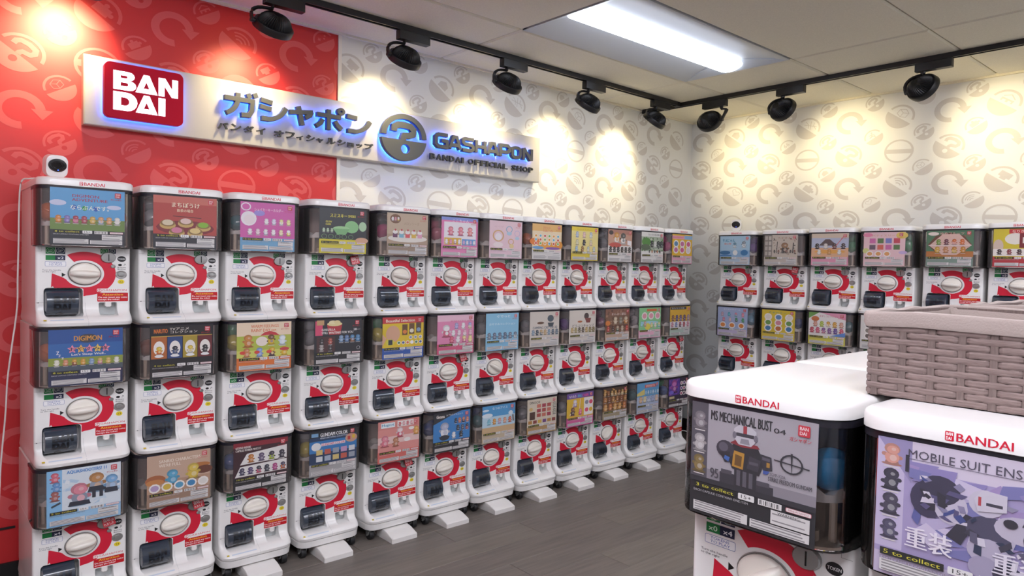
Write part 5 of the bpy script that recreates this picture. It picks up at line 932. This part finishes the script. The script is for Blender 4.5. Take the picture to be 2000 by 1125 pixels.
GC = [Cd('grey mechanical bust', [(0.30, 1, '#a9a3ab'), (0.30, 0.42, '#8d8790')], foot='#1d1b22', n='3', fh=0.29, els=[('r', 0, 0.3, 0.145, 1, '#55505a'), ('row', 0.02, 0.13, 0.82, 1, 0.09, ['#8a8288']), ('row', 0.02, 0.13, 0.62, 1, 0.09, ['#b8b2b4']), ('row', 0.02, 0.13, 0.43, 1, 0.09, ['#8a7444']), ('r', 0, 0.29, 1, 0.335, '#2a2830'),
      ('t', 'MS MECHANICAL BUST', 0.17, 0.865, 0.67, 0.95, '#26242a', 0.035), ('t', '04', 0.68, 0.86, 0.77, 0.9, '#26242a', 0.03), ('t', '95', 0.175, 0.355, 0.25, 0.44, '#4a464e', 0.05), ('t', 'mm', 0.26, 0.355, 0.29, 0.38, '#4a464e', 0.02),
      ('r', 0.26, 0.335, 0.40, 0.43, '#34313a'), ('r', 0.27, 0.42, 0.36, 0.455, '#4c4852'), ('r', 0.56, 0.335, 0.69, 0.40, '#34313a'), ('r', 0.55, 0.39, 0.66, 0.43, '#4c4852'), ('r', 0.38, 0.335, 0.56, 0.50, '#2a2730'), ('r', 0.40, 0.345, 0.43, 0.49, '#5a5660'), ('r', 0.45, 0.345, 0.48, 0.49, '#5a5660'), ('r', 0.50, 0.345, 0.53, 0.49, '#5a5660'),
      ('p', [(0.36, 0.48), (0.58, 0.47), (0.62, 0.60), (0.56, 0.70), (0.38, 0.71), (0.31, 0.62)], '#26232b'), ('p', [(0.36, 0.50), (0.45, 0.49), (0.46, 0.63), (0.37, 0.64)], '#b8862e'), ('p', [(0.38, 0.515), (0.435, 0.51), (0.44, 0.60), (0.385, 0.61)], '#6a4a1c'), ('p', [(0.48, 0.51), (0.57, 0.50), (0.59, 0.60), (0.50, 0.62)], '#3a3640'), ('r', 0.50, 0.55, 0.57, 0.575, '#55505c'),
      ('e', 0.30, 0.635, 0.075, 0.075, '#3a3541'), ('e', 0.285, 0.65, 0.04, 0.04, '#5c5664'), ('p', [(0.25, 0.60), (0.30, 0.52), (0.35, 0.53), (0.34, 0.62)], '#2b2831'), ('p', [(0.29, 0.55), (0.33, 0.53), (0.34, 0.57), (0.30, 0.58)], '#3f66b0'), ('p', [(0.58, 0.66), (0.67, 0.65), (0.68, 0.54), (0.61, 0.53)], '#312d37'), ('p', [(0.60, 0.64), (0.66, 0.635), (0.66, 0.61), (0.60, 0.615)], '#5c5664'), ('r', 0.635, 0.56, 0.66, 0.60, '#a87c30'), ('p', [(0.61, 0.53), (0.66, 0.53), (0.64, 0.50), (0.61, 0.50)], '#3f56a0'),
      ('p', [(0.34, 0.70), (0.44, 0.68), (0.58, 0.695), (0.56, 0.72), (0.38, 0.73)], '#8a2a34'), ('r', 0.42, 0.70, 0.50, 0.76, '#3a3640'), ('p', [(0.37, 0.75), (0.41, 0.70), (0.51, 0.70), (0.55, 0.75), (0.55, 0.83), (0.51, 0.865), (0.41, 0.865), (0.37, 0.83)], '#c4c0c8'), ('p', [(0.38, 0.77), (0.54, 0.77), (0.53, 0.80), (0.39, 0.80)], '#3c3842'), ('p', [(0.42, 0.71), (0.50, 0.71), (0.49, 0.755), (0.43, 0.755)], '#8e8a94'), ('r', 0.445, 0.80, 0.475, 0.865, '#a0343e'), ('e', 0.375, 0.775, 0.016, 0.03, '#77727e'), ('e', 0.545, 0.775, 0.016, 0.03, '#77727e'),
      ('o', 0.82, 0.63, 0.085, 0.16, '#2a2830'), ('p', [(0.69, 0.635), (0.95, 0.615), (0.95, 0.625), (0.69, 0.645)], '#2a2830'), ('p', [(0.812, 0.72), (0.828, 0.72), (0.822, 0.54)], '#2a2830'), ('t', 'ZGMF-X20A', 0.66, 0.5, 0.78, 0.525, '#55505a', 0.0), ('t', 'STRIKE FREEDOM GUNDAM', 0.65, 0.455, 0.97, 0.49, '#3a363e', 0.02)]),
      Cd('violet robot', [(0.16, 1, '#a99cc8'), (0.8, 1, '#d8cde0')], foot='#c9bcd8', n='5', fh=0.2, dark=0, els=[('r', 0, 0.2, 0.16, 1, '#c8bcdc'), ('p', [(0, 1), (0.2, 0.7), (0.2, 1)], '#9a90bc'), ('row', 0.02, 0.15, 0.86, 1, 0.09, ['#d89a8a', '#6a7ab0']), ('row', 0.02, 0.15, 0.68, 1, 0.09, ['#3a3648']), ('row', 0.02, 0.15, 0.5, 1, 0.09, ['#4a4458']), ('row', 0.02, 0.15, 0.32, 1, 0.08, ['#55506a']), ('t', 'MOBILE SUIT ENSEMBLE', 0.18, 0.885, 0.98, 0.945, '#4a4456', 0.0), ('r', 0.18, 0.875, 0.98, 0.879, '#6a6478'), ('t', '25', 0.19, 0.81, 0.29, 0.85, '#3f3a4a', 0.02), ('r', 0.165, 0.78, 0.185, 0.9, '#2a2634'),
      ('scatter', 46, 0.2, 0.98, 0.26, 0.86, 0.04, 0.14, ['#b9aed2', '#8f84ba', '#7a78b0', '#cfc4de', '#5f62a0', '#a48fc0']), ('e', 0.3, 0.62, 0.1, 0.13, '#3a3350'), ('e', 0.42, 0.6, 0.09, 0.12, '#c6bed2'), ('e', 0.36, 0.7, 0.11, 0.1, '#35304a'), ('p', [(0.4, 0.4), (0.5, 0.58), (0.56, 0.56), (0.48, 0.36)], '#2f2b3c'), ('e', 0.62, 0.5, 0.12, 0.1, '#4a4660'), ('e', 0.6, 0.68, 0.09, 0.09, '#cbc4d6'), ('e', 0.78, 0.55, 0.14, 0.09, '#c2bacd'), ('e', 0.88, 0.5, 0.1, 0.14, '#2f2c46'), ('e', 0.62, 0.36, 0.11, 0.09, '#b7afc6'), ('e', 0.6, 0.25, 0.08, 0.08, '#a49cb8'), ('e', 0.72, 0.24, 0.08, 0.07, '#3a3450'),
      ('scatter', 22, 0.26, 0.5, 0.5, 0.78, 0.02, 0.06, ['#2c2838', '#57507a', '#8a84a6', '#d4ccdc', '#3f4a8a']), ('scatter', 26, 0.5, 0.96, 0.22, 0.7, 0.02, 0.055, ['#3a3648', '#d8d2e0', '#8f8aa4', '#26304e', '#5a5670', '#b9b2c6']), ('e', 0.72, 0.585, 0.035, 0.03, '#2a2634'), ('p', [(0.56, 0.62), (0.7, 0.65), (0.7, 0.76), (0.58, 0.77), (0.54, 0.7)], '#d0cad8'), ('r', 0.6, 0.67, 0.68, 0.69, '#3a3648'), ('p', [(0.56, 0.66), (0.575, 0.66), (0.575, 0.72), (0.56, 0.72)], '#b8404a'), ('t', '重装', 0.18, 0.25, 0.44, 0.4, '#ece6f0', 0.03), ('t', '重装', 0.64, 0.235, 0.9, 0.385, '#e6e0ec', 0.03)])]

# ------------------------------------------------------------------ assembling machines
CAP_ME = {}
def capsule_mesh(c):
    if c not in CAP_ME:
        b = MB(); r_ = 0.042; pr = [(r_ * math.cos(R(a)), r_ * math.sin(R(a)) * 0.86) for a in (-84, -70, -52, -34, -16, -3)] + [(r_ * 1.03, -0.001), (r_ * 1.03, 0.002)] + [(r_ * math.cos(R(a)), r_ * math.sin(R(a)) * 0.86) for a in (4, 18, 36, 54, 70, 84)]
        b.lathe(pr, 18); o = b.build('capsule', CAPM[c], smooth=50); CAP_ME[c] = o.data; bpy.data.objects.remove(o)
    return CAP_ME[c]
CAPPOS = [(-0.112, -0.010, 0.228), (-0.062, 0.034, 0.229), (-0.100, 0.038, 0.282), (0.105, 0.010, 0.226)]
CAPPOS_R = [(0.116, -0.004, 0.232), (0.062, 0.034, 0.229), (0.100, 0.038, 0.282), (-0.105, 0.010, 0.226)]
nmach = [0]
def machine(loc, rz, spec, label, group, lid, pr, number, caps=(), right=False, handle=None, desc=None, navy=False):
    nmach[0] += 1
    t = tag(empty('capsule_machine', loc, rz), label, 'capsule machine', group)
    for nm, me, lab, sub in PARTS:
        o = link(nm, me, t)
        if lab and nmach[0] <= 9999: o['label'] = lab
        if nm == 'dial': dial = o
        if nm == 'hood' and navy: o.material_slots[0].link = 'OBJECT'; o.material_slots[0].material = M_CLEAR
        if nm == 'chamber_wall' and navy: o.material_slots[0].link = 'OBJECT'; o.material_slots[0].material = M_NAVY; o['label'] = 'dark blue wall inside the hood'
    hd = link('dial_handle', HANDLE_ME, dial); hd.rotation_euler = (0, R(handle if handle is not None else random.choice([0, 3, -4, 8, 4, 12, 2])), 0)
    link('token_sticker', get_price(pr)[0], t); link('slot_sticker', get_price(pr)[1], t)
    link('number_sticker', num_sticker(number), t)
    if spec:
        c = link('display_card', card(spec, nmach[0]), t); c['label'] = '%s picture card' % spec['desc']
    if lid:
        l = link('lid', LID_ME, t); p_ = link('lid_lettering', LIDP_ME, l); p_['label'] = 'red lettering on the lid'
    Rz = Matrix.Rotation(rz, 3, 'Z'); pos = CAPPOS_R if right else CAPPOS
    words = ['lower', 'rear', 'upper', 'far side']
    cnt = {}
    for k, cc in enumerate(caps): 
        if cc: cnt[cc] = cnt.get(cc, 0) + 1
    for k, cc in enumerate(caps):
        if not cc: continue
        o = link('capsule', capsule_mesh(cc)); o.location = Vector(loc) + Rz @ Vector(pos[k]); o.rotation_euler = (random.uniform(-.6, .6), random.uniform(-.6, .6), random.uniform(0, 6))
        tag(o, '%s%s capsule inside the machine with the %s card' % (words[k] + ' ' if cnt[cc] > 1 else '', cc, spec['desc'] if spec else desc), 'capsule', 'capsules inside the machines')
    return t

# wheeled base
BZ = 0.034
def base_unit(loc, rz, label, zt, pedal=True):
    t = tag(empty('wheeled_base', loc, rz), label, 'base', 'white wheeled bases')
    b = MB(); b.loft([plan(0.052, -0.050, 0.154, 0.05), plan(0.056, -0.056, 0.158, 0.05), plan(zt - 0.0005, -0.060, 0.160, 0.05)]); b.build('skirt', M_WHITE, t, 40)
    for x in (-0.128, 0.128):
        for y_ in (-0.014, 0.31):
            c = empty('caster', (0, 0, 0)); bpy.data.objects.remove(c)
            b = MB(); b.box(x - 0.017, y_ - 0.014, 0.030, x - 0.014, y_ + 0.014, 0.053); b.box(x + 0.014, y_ - 0.014, 0.030, x + 0.017, y_ + 0.014, 0.053); b.box(x - 0.017, y_ - 0.014, 0.046, x + 0.017, y_ + 0.014, 0.053)
            b.tube([(x - 0.02, y_, 0.0255), (x + 0.02, y_, 0.0255)], 0.005, 8)
            f = b.build('caster', M_GREYMET, t, 30)
            w_ = MB(); n = 18
            w_.loft([[(x + dx, y_ + r_ * math.cos(2 * math.pi * j / n), 0.0255 + r_ * math.sin(2 * math.pi * j / n)) for j in range(n)] for dx, r_ in ((-0.013, 0.016), (-0.0125, 0.0235), (-0.009, 0.0252), (0.009, 0.0252), (0.0125, 0.0235), (0.013, 0.016))])
            w_.build('wheel', M_RUBBER, f, 40)
    if pedal:
        b = MB(); pr = [(0.03, 0.0, 0.0), (0.03, 0.047, 0), (-0.055, 0.047, 0), (-0.085, 0.043, 0), (-0.137, 0.026, 0), (-0.141, 0.022, 0), (-0.141, 0.0, 0)]
        secs = []
        for x, k in ((-0.074, 0.90), (-0.072, 0.98), (-0.069, 1.0), (0.069, 1.0), (0.072, 0.98), (0.074, 0.90)): secs.append([(x, yy * (1 if yy > 0 else (0.985 if k < 1 else 1)), z * k) for yy, z, _ in pr])
        b.loft(secs); b.build('foot_plate', M_WHITE2, t, 30)
    return t

TIERZ = [1.34, 0.813, 0.286]; TN = ['top', 'middle', 'bottom']
LX = [0.0, 0.3433, 0.6885, 1.0467, 1.4111, 1.7455, 2.0782, 2.4145, 2.7498, 3.0909, 3.4394, 3.795]
LEAN = [[0.005, 0.010, 0.010, 0.018, 0.016, 0.014, 0.011, 0.003, 0.002, 0.005, 0.003, -0.001], [0] * 12, [-0.005, -0.008, -0.010, -0.017, -0.016, -0.014, -0.012, -0.004, -0.002, -0.004, 0.002, 0.006]]
ORD = ['first', 'second', 'third', 'fourth', 'fifth', 'sixth', 'seventh', 'eighth', 'ninth', 'tenth', 'eleventh', 'twelfth']
PRL = [['2', '2', '2', '3', '2', '3', '3', '2', '2', '2', '3', '2'], ['2', '3', '02', '2', '2', '2', '2', '3', '2', '2', '2', '2'], ['4', '2', '2', '2', '2', '02', '2', '2', '2', '2', '2', '2']]
CL = [[('orange', 'orange', None, 'orange'), ('grey', None, 'grey'), ('teal', 'purple'), (), ('magenta', 'black', 'black'), ('pink', 'pink', 'pink'), (), ('orange', 'orange'), (), ('grey', 'grey', 'grey'), (), ('magenta', 'magenta', 'magenta')],
      [('orange',), ('brown', 'brown'), ('yellow', 'green', 'green'), ('grey', 'silver', 'grey', 'silver'), ('yellow', 'blue', 'green'), (), ('grey', 'grey', 'grey'), ('grey', 'grey'), ('purple', 'purple'), ('mauve', None, 'mauve'), ('silver', 'mauve', 'silver'), ()],
      [(), (), ('blue', 'dark blue'), ('yellow', 'bright blue', 'grey'), (), ('dark blue', 'dark blue'), ('teal', None, 'dark blue'), ('grey', 'grey'), ('grey',), (), ('teal', 'teal'), ('blue', 'red', 'green')]]
HND = [[2, 6, 4, 2, 10, 10, 6, 6, 10, 10, 8, 4], [-4, -6, 8, 4, 2, -4, 30, 4, 8, -6, 6, 6], [-6, -6, -4, -4, -6, -8, -6, -8, -4, -40, 4, 2]]
for i in range(12):
    for j in range(3):
        sp = NA[j][i]
        machine((LX[i] + LEAN[j][i], 0, TIERZ[j]), 0, sp, 'capsule machine with %s card, %s of %s sign wall stack' % (sp['desc'], TN[j], ORD[i]),
                'capsule machines along the sign wall', j == 0, PRL[j][i], 22 + 3 * i + j, CL[j][i], handle=HND[j][i])
    base_unit((LX[i] + LEAN[2][i], 0, 0), 0, 'white wheeled base under the %s stack along the sign wall' % ORD[i], 0.086)
RY = [-0.304, -0.662, -1.005, -1.346, -1.710, -2.052]; RZO = [0, 0.002, 0.006, 0.008, 0.011, 0.013]; XR = 4.178
CR = [[('purple', 'purple', 'purple'), (), ('green', None, 'green'), ('green', 'green', 'green'), (), ('green', 'green')], [('light blue', 'light blue', 'light blue'), ('dark blue',), ('teal', 'teal'), (), (), ()]]
PRR = [['3', '4', '2', '2', '2', '2'], ['3', '2', '3', '2', '2', '2']]
for i in range(6):
    for j in range(3):
        sp = NB[j][i] if j < 2 else None
        if sp: lab = 'capsule machine with %s card, %s of %s right wall stack' % (sp['desc'], TN[j], ORD[i])
        else: lab = 'white capsule machine low along the right wall, hidden behind the island'
        machine((XR, RY[i], TIERZ[j] + (RZO[i] if j < 2 else 0)), R(-90), sp, lab, 'capsule machines along the right wall' if sp else 'hidden machines along the right wall', j == 0, PRR[min(j, 1)][i], 58 + 3 * i + j,
                CR[j][i] if j < 2 and sp else (), True)
    base_unit((XR, RY[i], 0), R(-90), 'white wheeled base along the right wall, hidden behind the island', 0.086)['group'] = 'hidden bases along the right wall'
# island in the foreground: front row faces the camera side, back row faces the right wall
IX = 0.667; IZ = 0.840; IY = [-2.479, -2.819, -3.159]
for i in range(3):
    sp = GC[i] if i < 2 else None
    lab = ['capsule machine with grey mechanical bust card at the near corner of the island', 'capsule machine with violet robot card, under the grey basket', 'white capsule machine of the island outside the view'][i]
    machine((IX, IY[i], IZ), R(-90), sp, lab, 'capsule machines of the island', True, '04' if i == 0 else '2', 4 + 2 * i, (('bright blue', None, None, 'bright blue') if i == 0 else ('dark blue',) if i == 1 else ()), True, handle=-35 if i == 0 else 0, navy=True)
    machine((IX, IY[i], IZ - 0.527), R(-90), None, 'white lower capsule machine on the near side of the island', 'lower machines of the island', False, '2', 5 + 2 * i)
    base_unit((IX, IY[i], 0), R(-90), 'white wheeled base on the near side of the island', IZ - 0.727)['group'] = 'bases of the island'
    bx = IX + 2 * BACK + 0.006
    machine((bx, IY[i], IZ), R(90), None, 'white capsule machine on the far side of the island, only its lid in view' if i == 0 else 'white capsule machine on the far side of the island, behind the basket', 'far side machines of the island', True, '2', 80 + i)
    machine((bx, IY[i], IZ - 0.527), R(90), None, 'white lower capsule machine on the far side of the island', 'lower far machines of the island', False, '2', 84 + i)
    base_unit((bx, IY[i], 0), R(90), 'white wheeled base on the far side of the island', IZ - 0.727)['group'] = 'bases of the island'

# sold-out tags hanging over coin slots
def sold_tag(loc, rz, label, rot=-12):
    I = Ink(); I.rr(-0.022, -0.022, 0.022, 0.020, 0.002, '#c41f30'); I.text('売切', -0.019, -0.004, 0.006, 0.015, '#f4e6e6', 0.04); I.text('SOLD\nOUT', 0.008, -0.006, 0.02, 0.015, '#f4e6e6', 0.02); I.text('れました', -0.019, -0.018, 0.016, -0.008, '#f4e6e6', 0.02)
    t = tag(empty('sold_out_tag', loc, rz), label, 'tag', 'red sold out tags')
    b = MB(); b.loft([[(x, 0.0004, z) for x, z in rrect(-0.022, -0.022, 0.022, 0.02, 0.002, 2)], [(x, -0.0006, z) for x, z in rrect(-0.022, -0.022, 0.022, 0.02, 0.002, 2)]]); 
    o = b.build('tag_sheet', M_LOGOTAG, t, 0); o.rotation_euler = (R(-14), R(rot), 0)
    p_ = link('tag_print', I.mesh('tag_print', M_INK, lambda x, y_, z: (x, -0.0008 - z, y_)), t); p_.rotation_euler = o.rotation_euler
M_LOGOTAG = mat('tag_red', '#c41f30', 0.4)
for (j, i) in [(0, 3), (1, 5), (2, 0), (2, 1), (2, 4), (1, 11)]:
    sold_tag((LX[i] + LEAN[j][i] + 0.091, -0.018, TIERZ[j] + 0.078), 0, 'red sold out tag on the machine with the %s card' % NA[j][i]['desc'])
sold_tag((XR - 0.018, RY[1] - 0.085, TIERZ[0] + 0.079), R(-90), 'red sold out tag on the machine with the %s card' % NB[0][1]['desc'], 8)

# ------------------------------------------------------------------ baskets on the island
def basket(x0, y0, x1, y1, zb, h_, label):
    t = tag(empty('basket', ((x0 + x1) / 2, (y0 + y1) / 2, zb)), label, 'basket', 'woven baskets on the island')
    hx, hy = (x1 - x0) / 2, (y1 - y0) / 2; th = 0.006; band = 0.024
    b = MB(); b.loft([rrect(-hx + .006, -hy + .006, hx - .006, hy - .006, 0.012, 3, 0.001), rrect(-hx + .003, -hy + .003, hx - .003, hy - .003, 0.012, 3, 0.004), rrect(-hx + .003, -hy + .003, hx - .003, hy - .003, 0.012, 3, h_ - 0.004), rrect(-hx + .008, -hy + .008, hx - .008, hy - .008, 0.01, 3, h_ - 0.004), rrect(-hx + .008, -hy + .008, hx - .008, hy - .008, 0.01, 3, 0.008)])
    b.build('core', M_WEAVE2, t, 0)
    # horizontal strips weaving over and under the stakes: one strip per row, all sides
    rows = 11; hh = (h_ - band) / rows; step = 0.0225; stakes = {}
    for r_ in range(rows):
        z0 = 0.001 + r_ * hh; z1 = z0 + hh * 0.97; zm = (z0 + z1) / 2
        b = MB(); per = []
        def side(ax, ay, bx_, by_, nx, ny):
            Ls = math.hypot(bx_ - ax, by_ - ay); n = max(4, int(round(Ls / step))) * 3
            for q in range(n):
                s = q / n; k = int(q / 3); sub = q % 3
                out = -0.0022 if (k + r_ * 2) % 4 == 0 and sub > 0 else 0.0016
                if out < 0 and sub == 1: stakes.setdefault((nx, ny, k), []).append((ax + (bx_ - ax) * (s + 0.5 / n), ay + (by_ - ay) * (s + 0.5 / n), Ls / n * 0.85, z0, z1))
                per.append((ax + (bx_ - ax) * s + nx * out, ay + (by_ - ay) * s + ny * out))
        c = 0.006
        side(-hx + c, -hy, hx - c, -hy, 0, -1); side(hx, -hy + c, hx, hy - c, 1, 0); side(hx - c, hy, -hx + c, hy, 0, 1); side(-hx, hy - c, -hx, -hy + c, -1, 0)
        jit = lambda: random.uniform(-0.0006, 0.0006)
        zj = [jit() for _ in per]
        b.loft([[(x * 0.994, y_ * 0.994, z0 + d_) for (x, y_), d_ in zip(per, zj)], [(x, y_, z0 + hh * 0.25 + d_) for (x, y_), d_ in zip(per, zj)], [(x, y_, z1 - hh * 0.25 + d_) for (x, y_), d_ in zip(per, zj)], [(x * 0.994, y_ * 0.994, z1 + d_) for (x, y_), d_ in zip(per, zj)]], False, False)
        b.build('woven_strip', M_WEAVE, t, 0)
    for (nx, ny, k), segs in stakes.items():
        b = MB(); tx, ty = -ny, nx
        for (cx, cy_, w_, z0, z1) in segs:
            e = 0.0022; pr = [(-w_, -0.002, z0 - e), (-w_ * 0.8, 0.0005, z0 - e * 0.5), (w_ * 0.8, 0.0005, z0 - e * 0.5), (w_, -0.002, z0 - e)]
            b.loft([[(cx + tx * a + nx * d_, cy_ + ty * a + ny * d_, z) for a, d_, _ in pr] for z in (max(z0 - e, 0.0005), (z0 + z1) / 2, z1 + e)])
        o = b.build('woven_stake', M_WEAVE2, t, 0); o['kind'] = 'stuff'
    # fabric lining folded over the rim
    b = MB(); n = 40; secs = []
    for (ins, z) in [(-0.004, h_ - 0.026), (-0.0065, h_ - 0.018), (-0.0055, h_ - 0.013), (-0.007, h_ - 0.006), (-0.005, h_ - 0.001), (0.0, h_ + 0.0005), (0.006, h_ - 0.002), (0.011, h_ - 0.02), (0.013, h_ * 0.5), (0.018, 0.014)]:
        secs.append([(x, y_, z + 0.0022 * math.sin(x * 41 + y_ * 33) * (1 if z > h_ - 0.03 else 0)) for x, y_ in _dense(rrect(-hx + ins, -hy + ins, hx - ins, hy - ins, 0.014, 3), 0.03)])
    b.loft(secs, False, True); b.build('fabric_lining', M_FABRIC, t, 50)
def _dense(p, d):
    return [(p[i][0] + (p[(i + 1) % len(p)][0] - p[i][0]) * k / 6, p[i][1] + (p[(i + 1) % len(p)][1] - p[i][1]) * k / 6) for i in range(len(p)) for k in range(6)]
ZL = IZ + 0.3592
basket(0.731, -3.07, 1.145, -2.618, ZL + 0.001, 0.147, 'grey woven basket with fabric lining on the near lids of the island')
basket(1.165, -3.09, 1.55, -2.655, ZL + 0.001, 0.152, 'second woven basket behind the near one on the island lids')

# ------------------------------------------------------------------ security cameras and cables
def seccam(loc, rz, label, tilt):
    t = tag(empty('security_camera', loc, rz), label, 'camera')
    b = MB(); b.lathe([(0.026, 0.0), (0.026, 0.003), (0.022, 0.006), (0.009, 0.008), (0.008, 0.02)], 20); b.build('stand', M_WHITE2, t, 40)
    X = Matrix.Translation((0, 0, 0.052)) @ Matrix.Rotation(R(tilt), 4, 'X')
    b = MB(); ys = [(-0.030, 0.004), (-0.028, 0.0), (0.024, 0.0), (0.030, 0.008)]
    b.loft([[(x, y_, z) for x, z in rrect(-0.036 + i, -0.040 + i, 0.036 - i, 0.044 - i, 0.024, 6)] for y_, i in ys]); b.build('housing', M_WHITE, t, 40, X)
    b = MB(); n = 28; b.loft([[(0.031 * k * math.cos(2 * math.pi * j / n), y_, 0.006 + 0.025 * k * math.sin(2 * math.pi * j / n)) for j in range(n)] for k, y_ in ((1.0, -0.0295), (1.0, -0.0325), (0.8, -0.0335), (0.45, -0.033), (0.42, -0.031))]); b.build('lens', M_BLACK2, t, 40, X)
    b = MB(); b.lathe([(0.0022, 0), (0.0022, 0.001)], 8); b.build('status_light', M_BLUELED, t, 0, X @ Matrix.Translation((0.002, -0.034, -0.012)) @ Matrix.Rotation(R(90), 4, 'X'))
seccam((-0.079, 0.09, TIERZ[0] + 0.3592), R(6), 'white security camera with black lens on the leftmost stack', 8)
seccam((4.30, -0.20, TIERZ[0] + 0.3592), R(-70), 'white security camera with black lens on the corner stack of the right wall', 6)
def cable(pts, label, r_=0.0032):
    P = []
    pts = [Vector(p) for p in pts]
    for i in range(len(pts) - 1):
        p0, p1, p2, p3 = pts[max(i - 1, 0)], pts[i], pts[i + 1], pts[min(i + 2, len(pts) - 1)]
        for k in range(6):
            s = k / 6; P.append(0.5 * ((2 * p1) + (p2 - p0) * s + (2 * p0 - 5 * p1 + 4 * p2 - p3) * s * s + (3 * p1 - p0 - 3 * p2 + p3) * s ** 3))
    P.append(pts[-1])
    tag(MB().tube(P, r_, 6).build('cable', M_CABLE, None, 60), label, 'cable')
cable([(-0.083, 0.122, 1.72), (-0.112, 0.14, 1.708), (-0.150, 0.16, 1.703), (-0.176, 0.18, 1.69), (-0.181, 0.20, 1.60), (-0.183, 0.20, 1.45), (-0.186, 0.20, 1.32), (-0.188, 0.20, 1.20), (-0.205, 0.20, 1.05), (-0.219, 0.20, 0.92), (-0.226, 0.20, 0.78), (-0.24, 0.20, 0.6), (-0.248, 0.2, 0.42), (-0.26, 0.24, 0.2), (-0.3, 0.3, 0.02)], 'white cable hanging beside the leftmost stack by the red wall')
cable([(4.325, -0.19, 1.715), (4.33, -0.14, 1.706), (4.33, -0.118, 1.66), (4.34, -0.115, 1.5), (4.36, -0.105, 1.3), (4.37, -0.09, 1.1), (4.38, -0.095, 0.9), (4.38, -0.085, 0.6), (4.4, -0.06, 0.2), (4.42, -0.04, 0.02)], 'white cable hanging beside the corner stack of the right wall', 0.0026)
cable([(3.99, 0.16, 0.13), (4.06, 0.10, 0.145), (4.14, 0.08, 0.13), (4.24, 0.12, 0.06), (4.36, 0.2, 0.01)], 'thin white cable near the floor beside the twelfth stack', 0.003)
